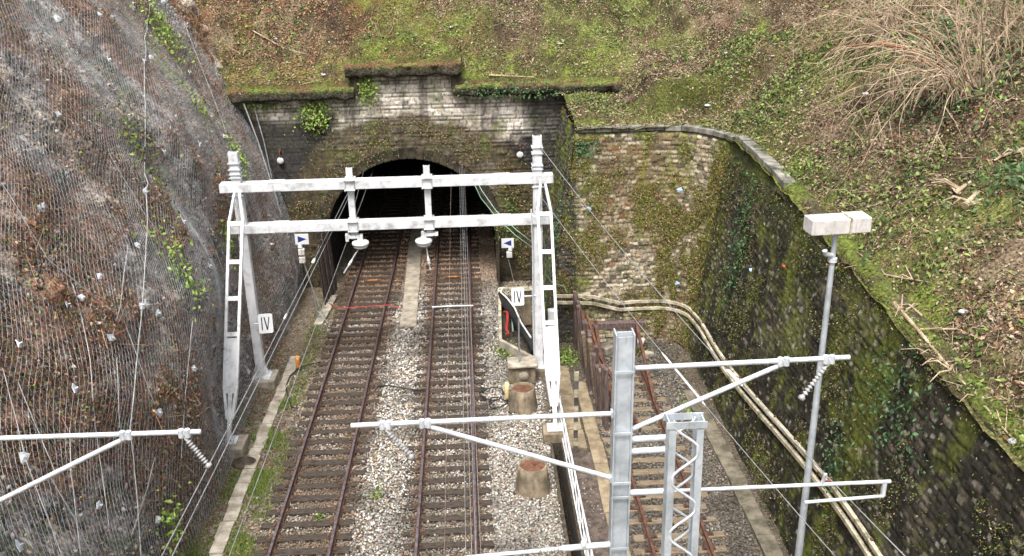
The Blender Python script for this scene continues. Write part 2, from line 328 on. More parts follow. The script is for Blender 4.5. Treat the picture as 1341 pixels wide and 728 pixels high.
def leaves(name, P, N, size, col, m, spread=.8, parent=None, droop=0):
    """many leaf-sized bent quads; P points, N surface normals, size per leaf"""
    n = len(P); N = N / np.linalg.norm(N, axis=1, keepdims=True)
    nn = N + RNG.normal(0, spread, (n, 3)); nn /= np.linalg.norm(nn, axis=1, keepdims=True)
    t = RNG.normal(0, 1, (n, 3)); t[:, 2] -= droop
    t -= nn * np.sum(t * nn, 1, keepdims=True); t /= np.linalg.norm(t, axis=1, keepdims=True)
    b = np.cross(nn, t); s = np.asarray(size).reshape(-1, 1)
    asp = RNG.uniform(.35, .65, (n, 1))
    v0 = P - t * s * .5; v2 = P + t * s * .5 - nn * s * .12
    v1 = P + b * s * asp * .5 + nn * s * .06; v3 = P - b * s * asp * .5 + nn * s * .06
    V = np.stack([v0, v1, v2, v3], 1).reshape(-1, 3)
    F = np.arange(4 * n).reshape(n, 4)
    return np_mesh(name, V, F, m, parent, np.repeat(col, 4, 0))

def sticks(P, D, L, r):
    """thin three-sided sticks"""
    n = len(P); D = D / np.linalg.norm(D, axis=1, keepdims=True)
    a = np.cross(D, np.array([.3, .2, .93])); a /= np.linalg.norm(a, axis=1, keepdims=True) + 1e-9
    b = np.cross(D, a); r = np.asarray(r).reshape(-1, 1); L = np.asarray(L).reshape(-1, 1)
    vs = []
    for k in range(3):
        an = 2 * math.pi * k / 3; vs.append(P + (a * math.cos(an) + b * math.sin(an)) * r)
    for k in range(3):
        an = 2 * math.pi * k / 3; vs.append(P + D * L + (a * math.cos(an) + b * math.sin(an)) * r * .6)
    V = np.stack(vs, 1).reshape(-1, 3)
    base = (np.arange(n) * 6)[:, None, None]
    F = (base + np.array([[0, 1, 4, 3], [1, 2, 5, 4], [2, 0, 3, 5]])[None]).reshape(-1, 4)
    return V, F

def grid_faces(nu, nv):
    i, j = np.meshgrid(np.arange(nu - 1), np.arange(nv - 1), indexing='ij')
    a = (i * nv + j).ravel(); return np.stack([a, a + nv, a + nv + 1, a + 1], 1)

def masonry(u, v, rh=.25, bl=.5, warp=.05, seed=1, mort=.02, rubble=0.0):
    """courses of stones in metres: returns relief (m), per-stone hash, second hash and mortar mask"""
    u0, v0 = u, v
    v = v + warp * (fbm(u0 * 1.3, v0 * 1.3, seed + 50, 3) - .5) * 2
    u = u + warp * (fbm(u0 * 1.7, v0 * 1.7, seed + 60, 3) - .5) * 2
    r = np.floor(v / rh); off = _hash(r, r * 0 + 3, seed) * bl
    wv = bl * (.75 + .5 * _hash(r, r * 0 + 9, seed))
    c = np.floor((u + off) / wv)
    j = (_hash(c, r, seed + 2) - .5) * wv * .35; j2 = (_hash(c + 1, r, seed + 2) - .5) * wv * .35
    x = (u + off) - c * wv
    lft = j; rgt = wv + j2
    cc = np.where(x < lft, c - 1, np.where(x > rgt, c + 1, c))
    dx = np.minimum(np.abs(x - lft), np.abs(x - rgt))
    y = v - r * rh; dy = np.minimum(y, rh - y)
    d = np.minimum(dx, dy)
    mm = 1 - sstep(mort * .4, mort * 1.5, d)
    h1 = _hash(cc, r, seed + 11); h2 = _hash(cc, r, seed + 12)
    rel_ = (h1 - .5) * (.03 + .08 * rubble) * (1 - mm) - mm * (.025 + .03 * rubble) + (fbm(u0 * 6, v0 * 6, seed + 5, 3) - .5) * (.02 + .05 * rubble)
    return rel_, h1, h2, mm

# ================================================================ THE SETTING
# ---------------------------------------------------------------- ground: one sheet to the horizon, fine where it is seen
gx = np.concatenate([[-900, -400, -150, -60, -30, -16], np.arange(-10, 10.01, .075), [16, 30, 60, 150, 400, 900]])
gy = np.concatenate([[-900, -400, -150, -60, -20, 0], np.arange(7, 46.01, .085), [52, 65, 85, 110, 150, 400, 900]])
GX, GY = np.meshgrid(gx, gy, indexing='ij')
def left_c(Y): return -4.62 + (Y - 19.8) * .0135          # centre line of the left track (it closes in towards the tunnel)
def ground_h(X, Y):
    z = (fbm(X * 2.5, Y * 2.5, 61, 3) - .5) * .05
    z = z - .03 * ((X > -6.0) & (X < 2.1))
    z = z + (fbm(X * .6, Y * .6, 62, 2) - .5) * .16 * (X < -6.9)
    z = z + .5 * sstep(-7.2, -8.2, X) * (.4 + fbm(X, Y * .7, 63, 3))
    return z
gz = ground_h(GX, GY)
trench = (GX > 2.12) & (GX < 2.46) & (GY < 24.6) & (GY > 5)
gz = np.where(trench, -.95, gz)
inner = (np.abs(GX) < 10.1) & (GY > 6.9) & (GY < 46.1)
gz = np.where(inner, gz, 0 * gz - .02)
def ground_col(X, Y):
    n1 = fbm(X * .9, Y * .9, 71, 4); n2 = fbm(X * 3.1, Y * 3.1, 72, 3); n3 = fbm(X * .35, Y * .35, 73, 3)
    base = mixc([.085, .066, .045], [.17, .145, .11], n2)
    cen = np.exp(-((X + 2.55) / .9) ** 2) + sstep(-.1, .5, X) * sstep(2.3, 1.9, X)
    base = mixc(base, [.27, .25, .215], np.clip(cen, 0, 1) * .7)
    base = mixc(base, mixc([.11, .08, .05], [.19, .155, .11], n1), sstep(-5.9, -6.4, X))
    grass = sstep(.50, .60, n1) * sstep(-5.75, -6.1, X) * sstep(24.5, 28, 60 - Y - 6)
    base = mixc(base, [.07, .105, .025], np.clip(grass, 0, 1) * .75)
    base = mixc(base, [.21, .19, .16], (X < -5.7) * sstep(.62, .72, vnoise(X * 8, Y * 8, 75)) * .8)
    base = mixc(base, mixc([.06, .05, .04], [.13, .11, .085], n2), sstep(2.1, 2.5, X))
    base = mixc(base, [.022, .018, .013], ((X > 2.1) & (X < 2.5) & (Y < 24.7)) * .9)
    return base
ground = np_mesh('ground', np.stack([GX, GY, gz], -1).reshape(-1, 3), grid_faces(len(gx), len(gy)), M['soil_col'], None, ground_col(GX, GY).reshape(-1, 3), True)
ground['kind'] = 'structure'

# ---------------------------------------------------------------- hillside above the walls
hx = np.concatenate([np.arange(-22, 34.01, .14), [38, 45, 60, 90, 150, 300]])
hy = np.concatenate([[-120, -60, -20], np.arange(-4, 56.01, .14), [60, 68, 80, 110, 200, 320]])
HX, HY = np.meshgrid(hx, hy, indexing='ij')
HZ = np.minimum(hill_z(HX, HY), 34 + 0 * HX)
def inside_hill(X, Y):
    a = (Y > 38.18)
    b = (X > 8.72) & (Y <= 38.25)
    c = (X > 3.70) & (Y > 32.74) & (Y <= 38.25)
    d = (X > 6.5) & (X <= 8.8) & (Y > 30.7) & (Y <= 33) & (np.hypot(X - 6.6, Y - 30.7) > 2.2)
    return (a | b | c | d) & ~((X < 3.7) & (Y < 38.15))
def hill_col(X, Y):
    n1 = fbm(X * .45, Y * .45, 81, 4); n2 = fbm(X * 1.6, Y * 1.6, 82, 4); n3 = fbm(X * .2 + 5, Y * .2, 83, 3); n4 = fbm(X * 5, Y * 5, 84, 2)
    c = mixc([.055, .040, .026], [.15, .108, .068], n4)
    c = mixc(c, [.20, .155, .105], sstep(.52, .66, n2) * .6)
    c = mixc(c, [.028, .022, .014], sstep(.50, .36, n2) * .55)
    c = mixc(c, [.16, .075, .035], sstep(4, -6, X) * sstep(.46, .6, n1) * .6 * (Y > 38))
    g = sstep(.45, .58, n1 * .6 + n3 * .4)
    edge = np.exp(-((X - 9.1) / .55) ** 2) * (Y < 31) + np.exp(-((Y - 33.3) / .7) ** 2) * ((X > 3.5) & (X < 9.6)) + np.exp(-((Y - 38.9) / .9) ** 2) * (X < 7) * .9
    g = np.clip(g * .75 + edge * .5, 0, 1)
    c = mixc(c, mixc([.050, .072, .013], [.140, .180, .030], n4), g * (.30 + .65 * sstep(.40, .54, n2)))
    c = mixc(c, mixc([.09, .11, .02], [.17, .195, .045], n4), np.clip(edge, 0, 1) * sstep(.44, .56, n2) * .6)
    bk = np.exp(-((X - 8.8) / 2.0) ** 4 - ((Y - 34.7 + .3 * np.sin(X * 1.3)) / .55) ** 2)
    c = mixc(c, mixc([.030, .034, .010], [.085, .095, .022], n4), np.clip(bk * 1.1, 0, .95))  # dark olive moss, deepened to paint in the shade of bank and hollow
    c = mixc(c, [.035, .026, .017], sstep(.60, .70, fbm(X * .9 + 4, Y * .9, 86, 4)) * .7)
    return c
hf = grid_faces(len(hx), len(hy)); HV = np.stack([HX, HY, HZ], -1).reshape(-1, 3)
fc = HV[hf].mean(1); keep = inside_hill(fc[:, 0], fc[:, 1])
hill = np_mesh('hillside', HV, hf[keep], M['soil_col'], None, hill_col(HX, HY).reshape(-1, 3), True)
hill['kind'] = 'structure'

# ---------------------------------------------------------------- rock face on the left
cy = np.concatenate([[-120, -50, -10, 0], np.arange(6, 56.01, .085), [62, 80, 120]])
cz = np.concatenate([np.arange(-.4, 16.01, .085), [17, 19, 22, 26, 34]])
CY, CZ = np.meshgrid(cy, cz, indexing='ij')
CX = cliff_x(CY, np.minimum(CZ, 24))
# chunky broken rock
fr = np.abs(2 * vnoise(CY * 1.6 + CZ * .8, CZ * 1.3, 91) - 1); CX = CX + (fr - .5) * .26 + (fbm(CY * 4, CZ * 4, 92, 3) - .5) * .26 - .25 * sstep(.55, .7, fbm(CY * .7, CZ * .9, 93, 3))
def cliff_col(Y, z):
    n1 = fbm(Y * .35, z * .35, 101, 4); n2 = fbm(Y * 1.2, z * 1.2, 102, 4); n4 = fbm(Y * 5, z * 5, 103, 3); n3 = fbm(Y * .6 + 9, z * .6, 104, 3)
    c = mixc([.14, .13, .12], [.44, .41, .38], n4)
    c = mixc(c, [.075, .075, .08], sstep(.50, .62, n2) * .7)
    c = mixc(c, mixc([.13, .070, .042], [.30, .155, .085], n4), sstep(.46, .56, n1) * .85)
    c = mixc(c, mixc([.30, .24, .18], [.52, .46, .40], n4), sstep(.56, .64, n3) * sstep(.42, .55, n2) * .9)
    c = mixc(c, [.06, .085, .030], sstep(.55, .64, n2 * .5 + (1 - n1) * .5) * .6)
    n6 = vnoise(Y * 9, z * 9, 106); n7 = vnoise(Y * 11 + 3, z * 8, 107)
    c = mixc(c, [.50, .47, .43], sstep(.80, .9, n6) * .65)
    c = mixc(c, [.018, .017, .016], sstep(.70, .85, n7) * .7)
    return c
rock = np_mesh('rock_cliff', np.stack([CX, CY, CZ], -1).reshape(-1, 3), grid_faces(len(cy), len(cz)), M['rock_col'], None, cliff_col(CY, CZ).reshape(-1, 3), True)
rock['kind'] = 'structure'

# ---------------------------------------------------------------- retaining wall: return, wing, rounded corner and long wall
def top_path():
    pts = [(3.75, 38.0)]
    for t in np.linspace(0, 1, 150)[1:]: pts.append((3.75, 38.0 - 5.2 * t))
    for t in np.linspace(0, 1, 110)[1:]: pts.append((3.75 + 2.85 * t, 32.8))
    for a in np.linspace(90, 0, 80)[1:]: pts.append((6.6 + 2.15 * math.cos(math.radians(a)), 30.65 + 2.15 * math.sin(math.radians(a))))
    for t in np.linspace(0, 1, 700)[1:]: pts.append((8.75, 30.65 - 26.0 * t))
    return np.array(pts)
TP = top_path()
seg = np.diff(TP, axis=0); seg_n = seg / np.linalg.norm(seg, axis=1, keepdims=True)
nr = np.stack([seg_n[:, 1], -seg_n[:, 0]], 1)              # to the track side
n0 = np.vstack([nr[:1], nr]); n1 = np.vstack([nr, nr[-1:]]); nb = (n0 + n1); nb = nb / (np.sum(nb * nb, 1, keepdims=True) / 2)
nb[149] = nr[148]; nb[150] = nr[151]           # the sharp corner: plain normals, the batter is made up by the shift below
S = np.concatenate([[0], np.cumsum(np.linalg.norm(seg, axis=1))])
WTOP = np.where((S < 5.2 + 2.85 + 3.4), 7.6, wall_top(TP[:, 1]))
nv = 190; V01 = np.linspace(0, 1, nv)
WS = np.repeat(S[:, None], nv, 1); WV = V01[None] * WTOP[:, None]
TW = np.clip((S - 5.2) / 2.85, 0, 1); TR = np.clip(S / 5.2, 0, 1)
SHX = -1.15 * (1 - TW) * (S > 5.2001); SHY = -1.15 * TR * (S <= 5.2001)       # stretch the two faces out to the battered corner
WS = WS + (SHX)[:, None] * (1 - V01[None])
relf, h1, h2, mm = masonry(WS, WV, .155, .27, .09, 5, .016, .30)
relf = relf * np.where(WS > 10.8, .55, 1) + (fbm(WS * 1.2, WV * 1.2, 7, 3) - .5) * .10
off = 1.15 * (1 - V01[None]) + relf
WX = TP[:, 0:1] + nb[:, 0:1] * off + SHX[:, None] * (1 - V01[None]); WY = TP[:, 1:2] + nb[:, 1:2] * off + SHY[:, None] * (1 - V01[None])
def wall_col(s, z, h1, h2, mm):
    n1 = fbm(s * .45, z * .45, 111, 4); n2 = fbm(s * 1.3, z * 1.3, 112, 4); n4 = fbm(s * 6, z * 6, 113, 2); n5 = fbm(s * .9, z * .16, 114, 3)
    stone = mixc([.20, .165, .115], [.56, .49, .38], h1)
    stone = mixc(stone, [.26, .10, .055], (h2 > .90) * .8 * sstep(.4, .6, n1) * (s < 11.5))
    stone = mixc(stone, [.045, .04, .035], (h2 < .25) * .8)
    c = mixc(stone, [.10, .085, .06], mm * .7)
    dark = sstep(10.2, 11.4, s)                              # the long wall is nearly black with damp
    c = mixc(c, mixc([.008, .008, .007], [.026, .024, .018], n4), dark * (.95 - .20 * (h2 > .92) - .12 * (n1 > .60)))
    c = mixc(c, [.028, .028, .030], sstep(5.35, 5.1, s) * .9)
    # moss: vertical runs on the wing, patches elsewhere
    g = sstep(.46, .66, n5 * .38 + n2 * .34 + fbm(s * 4.2, z * 3.2, 118, 4) * .28)
    run = np.exp(-((s - 7.6 + .12 * np.sin(z * 1.5)) / .18) ** 2) * sstep(3.4, 4.6, z) + np.exp(-((s - 10.9) / .45) ** 2) * .8
    low = sstep(5.6, 6.4, s) * sstep(10.6, 9.6, s)
    brick = low * sstep(4.0, 2.6, z) * sstep(8.2, 6.8, s)
    c = mixc(c, mixc([.065, .080, .010], [.20, .23, .03], n4), np.clip(g * (.80 - .22 * dark) + run * .85 - brick * .8, 0, .92))
    c = mixc(c, mixc([.10, .065, .03], [.17, .11, .05], n4), sstep(.5, .6, n1) * .5 * (1 - dark) * (1 - brick))
    top = sstep(.8, .1, 7.2 - z) * dark
    n6 = _hash(np.floor(s * 9), np.floor(z * 11), 77)
    c = mixc(c, [.30, .28, .24], dark * (n6 > .965) * .7)
    return mixc(c, [.045, .060, .014], top * .5)
wall_root = thing('retaining_wall', 'tall mossy stone retaining wall that curves from beside the tunnel along the right of the siding', 'wall', (8, 31, 0))
WVt = np.stack([WX, WY, WV], -1).reshape(-1, 3)
rw = np_mesh('masonry_face', WVt, grid_faces(len(S), nv), M['stone_col'], None, wall_col(WS, WV, h1, h2, mm).reshape(-1, 3), False)
# coping: separate dressed stones following the top
cp = MB(); idx = np.searchsorted(S, np.arange(4.6, S[-1], .62))
prev = None
for a, b in zip(idx[:-1], idx[1:]):
    if S[a] > 17: continue
    A = Vector((TP[a][0], TP[a][1], WTOP[a] + .13)); B = Vector((TP[b][0], TP[b][1], WTOP[b] + .13))
    if a < np.searchsorted(S, 5.2) < b: continue
    nn = Vector((nb[(a + b) // 2][0], nb[(a + b) // 2][1], 0)).normalized()
    d = (B - A).normalized() * .008
    jz = random.uniform(-.012, .012)
    cp.beam(A + d - nn * .14 + Vector((0, 0, jz)), B - d - nn * .14 + Vector((0, 0, jz)), .36 + random.uniform(-.03, .03), .19)
M['coping'] = mat('coping_stone', (.055, .056, .042), (.26, .25, .21), 2.2, .92, 0, .4, 22, .38, .62, (.36, .34, .29))
cpo = cp.build('coping', M['coping'], None, .02)
rel(wall_root, rw, cpo)
# further along, the wall top is buried under a lumpy moss edge
ia = int(np.searchsorted(S, 16.4)); ss = S[ia:]; k = 9
pr_ = np.array([(.02, -.22), (.04, -.10), (.02, .0), (-.04, .07), (-.14, .13), (-.30, .18), (-.5, .14), (-.7, .02), (-.7, -.2)])
EX = TP[ia:, 0:1] + nb[ia:, 0:1] * pr_[None, :, 0]; EY = TP[ia:, 1:2] + nb[ia:, 1:2] * pr_[None, :, 0]; EZ = WTOP[ia:, None] + pr_[None, :, 1]
SSx = np.repeat(ss[:, None], k, 1); KK = np.repeat(np.arange(k)[None] * .14, len(ss), 0)
nn_ = (fbm(SSx * 1.3, KK * 2, 261, 4) - .5); EX = EX - nn_ * .30; EZ = EZ + nn_ * .16 + (fbm(SSx * 5, KK * 5, 262, 2) - .5) * .09
n4_ = fbm(SSx * 6, KK * 6, 263, 3)
ecol = mixc(mixc([.035, .032, .018], [.10, .085, .05], n4_), mixc([.06, .075, .018], [.13, .155, .035], n4_), sstep(.42, .56, fbm(SSx * .8, KK * 2, 264, 3)) * sstep(-.12, .08, pr_[None, :, 1] + 0 * SSx))
eo = np_mesh('moss_edge', np.stack([EX, EY, EZ], -1).reshape(-1, 3), grid_faces(len(ss), k), M['soil_col'], None, ecol.reshape(-1, 3), True); rel(wall_root, eo)

# ---------------------------------------------------------------- tunnel portal
portal = thing('tunnel_portal', 'old mossy stone tunnel mouth with a raised parapet, where the two tracks enter', 'tunnel', (-2.5, 38, 0))
AC, AR, AS = -2.6, 3.60, 2.0      # arch centre, radius, springing
pu = np.arange(-11.2, 6.4, .05); pz = np.arange(-.1, 9.36, .05)
PU, PZ = np.meshgrid(pu, pz, indexing='ij')
relf, h1, h2, mm = masonry(PU, PZ, .165, .36, .03, 9, .018, .22)
rr = np.hypot(PU - AC, np.maximum(PZ - AS + .2, 0) * 1.0)
blk = sstep(6.3, 7.2, PZ + (fbm(PU * .5, PZ * .5, 121, 3) - .5) * 2)
def portal_col(u, z):
    n1 = fbm(u * .5, z * .5, 122, 4); n2 = fbm(u * 1.5, z * 1.2, 123, 4); n4 = fbm(u * 6, z * 6, 124, 3); nst = fbm(u * 1.7, z * .25, 125, 3)
    c = mixc([.50, .44, .36], [.88, .82, .72], h1)
    c = mixc(c, [.10, .10, .095], (h2 < .08) * .6)
    c = mixc(c, [.055, .050, .045], mm * .75)
    c = mixc(c, [.11, .075, .045], sstep(.50, .60, fbm(u * 1.1, z * .8, 127, 4)) * .35)
    c = mixc(c, [.055, .05, .045], sstep(.57, .68, nst) * .65)
    dl = sstep(-5.3, -6.0, u + (n2 - .5) * 1.6) * sstep(8.1, 7.3, z + (n1 - .5) * 1.8)
    dr = sstep(2.1, 3.0, u + (n2 - .5) * 1.2) * .9 + sstep(.9, 1.6, u) * sstep(6.6, 6.0, z + (n2 - .5) * 1.5)
    c = mixc(c, mixc([.010, .010, .012], [.030, .029, .030], n4), np.clip(dl + dr, 0, 1) * .95)
    band = sstep(2.35, 1.7, rr - AR + (n1 - .5) * 1.2)
    c = mixc(c, mixc([.026, .022, .012], [.12, .095, .055], n4), band * .90)
    c = mixc(c, mixc([.07, .085, .02], [.14, .17, .04], n4), (1 - .85 * np.clip(dl + dr, 0, 1)) * np.clip(sstep(.58, .68, n2) * .5 + np.exp(-((u + 6.1) / .5) ** 2 - ((z - 7.4) / .7) ** 2) * .8 + np.exp(-((u + 4.0) / .4) ** 2 - ((z - 8.4) / .6) ** 2), 0, .85))
    return c
PY = 38.0 - relf * (1 - .7 * sstep(-5.3, -6.2, PU))
fp = grid_faces(len(pu), len(pz)); PV = np.stack([PU, PY, PZ], -1).reshape(-1, 3)
fc = PV[fp].mean(1)
hole = (np.abs(fc[:, 0] - AC) < AR) & ((fc[:, 2] < AS) | (np.hypot(fc[:, 0] - AC, fc[:, 2] - AS) < AR))
topm = np.where((fc[:, 0] > -4.55) & (fc[:, 0] < -.45), 9.15, 8.28)
pw = np_mesh('headwall', PV, fp[(~hole) & (fc[:, 2] < topm)], M['stone_col'], None, portal_col(PU, PZ).reshape(-1, 3))
ring = MB()
def wedge(mb, a0, a1, r0, r1, y0, y1):
    vs = [Vector((AC + r * math.cos(a), y, AS + r * math.sin(a))) for y in (y0, y1) for (r, a) in ((r0, a0), (r1, a0), (r1, a1), (r0, a1))]
    mb.add(vs, [(0, 1, 2, 3), (7, 6, 5, 4), (0, 4, 5, 1), (1, 5, 6, 2), (2, 6, 7, 3), (3, 7, 4, 0)])
for k in range(34):
    a0 = math.pi * k / 34 + .004; a1 = math.pi * (k + 1) / 34 - .004; j = random.uniform(-.02, .02)
    wedge(ring, a0, a1, AR - .05, AR + .42 + random.uniform(-.06, .06), 37.965 + j * .5, 38.35)
for sx in (-1, 1):
    z = 0
    while z < AS - .1:
        h = random.uniform(.26, .36); wd = random.uniform(.45, .7); h = min(h, AS - z)
        ring.box((AC + sx * (AR - .05 + wd / 2), 38.17 + random.uniform(-.01, .01), z + h / 2 - .004), (wd, .46, h - .012)); z += h
M['arch_stone'] = mat('arch_stone', (.016, .014, .010), (.075, .060, .038), 2.6, .95, 0, .7, 12, .38, .62, (.12, .10, .06), dist=.03)
ro = ring.build('arch_ring', M['arch_stone'], None, .02)
# lining
ly = np.concatenate([np.arange(38.3, 62, .12), np.arange(62, 125, 1.0)]); prof = []
for z in np.arange(-.2, AS, .12): prof.append((AC - AR + .0, z))
for a in np.linspace(180, 0, 90): prof.append((AC + AR * math.cos(math.radians(a)), AS + AR * math.sin(math.radians(a))))
for z in np.arange(AS, -.3, -.12)[1:]: prof.append((AC + AR, z))
prof = np.array(prof); ps = np.concatenate([[0], np.cumsum(np.linalg.norm(np.diff(prof, axis=0), axis=1))])
LY, LS = np.meshgrid(ly, ps, indexing='ij')
relf, h1, h2, mm = masonry(LY, LS, .22, .45, .02, 15, .02, .1)
pcx = prof[:, 0] - AC; pcz = np.maximum(prof[:, 1] - AS, 0); ln = np.hypot(pcx, pcz)
LX = prof[None, :, 0] - (pcx / ln)[None] * relf; LZ = prof[None, :, 1] - (pcz / ln)[None] * relf
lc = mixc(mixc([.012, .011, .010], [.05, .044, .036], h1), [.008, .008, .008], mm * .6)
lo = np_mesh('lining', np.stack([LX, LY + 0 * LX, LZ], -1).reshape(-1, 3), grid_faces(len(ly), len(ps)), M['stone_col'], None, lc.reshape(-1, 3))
endw = MB().box((AC, 125.2, 2.6), (8, .3, 7)).build('tunnel_light_stop', M['lining'])  # added cap, unseen, keeps light from leaking in at the far end
rel(portal, pw, ro, lo, endw)

# overhanging cornices, lumpy with moss and soil
def lumpy_slab(name, x0, x1, y0, y1, z0, z1, seed, m):
    nx = max(int((x1 - x0) / .07), 4); prof = []
    ring_ = [(y0 + .02, z0), (y0 - .0, z0 + .10), (y0 + .03, z1 - .06), (y0 + .14, z1), (y0 + .40, z1 + .05), (y0 + .75, z1 + .08), (y1, z1 + .12), (y1, z0)]
    # refine
    pts = []
    for (a, b) in zip(ring_, ring_[1:] + ring_[:1]):
        k = max(int(math.dist(a, b) / .07), 1)
        for t in range(k): pts.append((a[0] + (b[0] - a[0]) * t / k, a[1] + (b[1] - a[1]) * t / k))
    pts = np.array(pts); xs = np.linspace(x0, x1, nx)
    X = np.repeat(xs[:, None], len(pts), 1); Yy = np.repeat(pts[None, :, 0], nx, 0); Z = np.repeat(pts[None, :, 1], nx, 0)
    n = (fbm(X * 1.6, Yy * 1.6 + Z * 2, seed, 4) - .5); n2 = (fbm(X * 5, Yy * 5 + Z * 5, seed + 1, 3) - .5)
    Z = Z + n * .15 + n2 * .08; Yy = Yy + n * .28 + n2 * .14
    k = len(pts); F = []
    for i in range(nx - 1):
        a = np.arange(k); b = (a + 1) % k
        F.append(np.stack([i * k + a, (i + 1) * k + a, (i + 1) * k + b, i * k + b], 1))
    up = sstep(z0 + .22, z1 + .02, Z) ; nn = fbm(X * 1.2, Yy * 3, seed + 3, 3); n4 = fbm(X * 7, Z * 7 + Yy * 7, seed + 4, 2)
    col = mixc(mixc([.016, .015, .010], [.075, .068, .050], n4), mixc([.065, .080, .02], [.155, .18, .045], n4), up * sstep(.35, .5, nn))  # near-black below the moss paints in the shade under the overhang
    col = mixc(col, [.13, .075, .04], up * sstep(.52, .44, nn) * .8)
    o = np_mesh(name, np.stack([X, Yy, Z], -1).reshape(-1, 3), np.vstack(F)[:, ::-1], M['soil_col'], None, col.reshape(-1, 3), True)
    rel(portal, o); return o
lumpy_slab('cornice', -11.3, -4.5, 37.50, 38.9, 8.14, 8.56, 201, None)
lumpy_slab('cornice', -.5, 6.1, 37.50, 38.9, 8.14, 8.56, 202, None)
lumpy_slab('parapet_cap', -4.80, -.25, 37.50, 39.0, 8.98, 9.44, 203, None)
for x in (-4.5, -.48): rel(portal, MB().box((x, 37.96, 8.62), (.34, .5, .8), jit=.03).build('parapet_pier', M['arch_stone'], None, .03))
# ================================================================ BALLAST AND TRACKS
def sample(n, x0, x1, y0, y1, dens):
    X = RNG.uniform(x0, x1, n); Y = RNG.uniform(y0, y1, n); k = RNG.random(n) < dens(X, Y); return X[k], Y[k]
def in_sleeper(X, Y, p=.59):
    return (np.mod(Y - 19.93 + p / 2, p) - p / 2)
def bdens(X, Y):
    lc = left_c(Y)
    d = np.where(X < lc - 1.35, .5 * sstep(lc - 2.3, lc - 1.5, X) * sstep(.35, .6, fbm(X * 1.1, Y * .6, 143, 3)), 1.0)
    d = np.where(X > 2.1, np.where((X > 3.75) & (X < 6.9), .75, .22), d)
    d = np.where((X > 2.1) & (X < 2.5) & (Y < 24.7), 0, d)
    d = np.where((X > 3.2) & (X < 3.7), .03, d)
    d = d * np.clip(1.15 - (Y - 17) / 42, .4, 1)
    return d
X, Y = sample(135000, -6.9, 7.2, 15.5, 46, bdens)
k = ~((X > 1.2) & (Y > 38)); k &= ~((X < -5.8) & (Y > 37.9)); k &= ~((X > 2.4) & (Y > 31.4)); X = X[k]; Y = Y[k]
n = len(X); lc = left_c(Y)
s = RNG.uniform(.018, .046, n) * (1 + .012 * (Y - 18))
ofs = RNG.normal(0, 1, (n, 6, 3)) * .22
octa = np.array([[1, 0, 0], [-1, 0, 0], [0, 1, 0], [0, -1, 0], [0, 0, 1], [0, 0, -1]], float) + ofs
A = RNG.normal(0, 1, (n, 3, 3)); q, _ = np.linalg.qr(A)
sc3 = np.stack([RNG.uniform(.7, 1.3, n), RNG.uniform(.6, 1.1, n), RNG.uniform(.5, .95, n)], 1)
V = np.einsum('nij,nkj->nki', q, octa * sc3[:, None]) * s[:, None, None]
zz = ground_h(X, Y) + .016 + RNG.uniform(0, .035, n) + .03 * (np.abs(X + 2.6) < .9)
V = V + np.stack([X, Y, zz], 1)[:, None]
F8 = np.array([[0, 2, 4], [2, 1, 4], [1, 3, 4], [3, 0, 4], [2, 0, 5], [1, 2, 5], [3, 1, 5], [0, 3, 5]])
F = ((np.arange(n) * 6)[:, None, None] + F8[None]).reshape(-1, 3)
col = palette(n, [[.50, .48, .44], [.36, .34, .30], [.66, .64, .60], [.22, .20, .18], [.07, .065, .06], [.42, .36, .28], [.24, .16, .10]], [20, 22, 12, 16, 16, 12, 9], .2)
rust = [.15, .095, .06]
nearrail = np.maximum.reduce([np.exp(-((X - r) / .26) ** 2) for r in (lc - .75, lc + .75, 0 * X - 1.70, 0 * X - .20)])
brn = np.clip(nearrail * 1.0 + .80 * sstep(lc + 1.5, lc + .9, X) + .35 * ((X > -1.9) & (X < 0)), 0, .88)
brn = brn * (.55 + .45 * sstep(.35, .6, fbm(X * .8, Y * .8, 141, 3)))
brn = np.clip(brn + .75 * sstep(35.5, 39, Y), 0, .93); rust = np.array([rust]) * (1 + 1.3 * sstep(36, 40, Y))[:, None]  # browner at the mouth; tint lightened inside to make up for weak light
col = mixc(col, rust * RNG.uniform(.6, 1.5, (n, 1)), brn)
col = mixc(col, np.array([.12, .11, .095])[None] * RNG.uniform(.5, 1.9, (n, 1)), .85 * (X > 2.4) + .35 * sstep(24, 19, Y) * ((X > .2) & (X < 2.2)))
cen_ = np.clip(np.exp(-((X + 2.75) / .75) ** 2) + .45 * ((X > .4) & (X < 2.0) & (Y > 23)), 0, 1) * (Y < 36)
col = col * (1 + .26 * cen_[:, None]) * (.54 + .56 * sstep(.32, .62, fbm(X * .9, Y * .9, 145, 4)))[:, None]
ballast = np_mesh('ballast', V.reshape(-1, 3), F, M['ballast_col'], None, np.repeat(col, 6, 0)); ballast['kind'] = 'stuff'
tag(ballast, 'loose pale grey and rusty brown stones bedding the tracks', 'ballast')

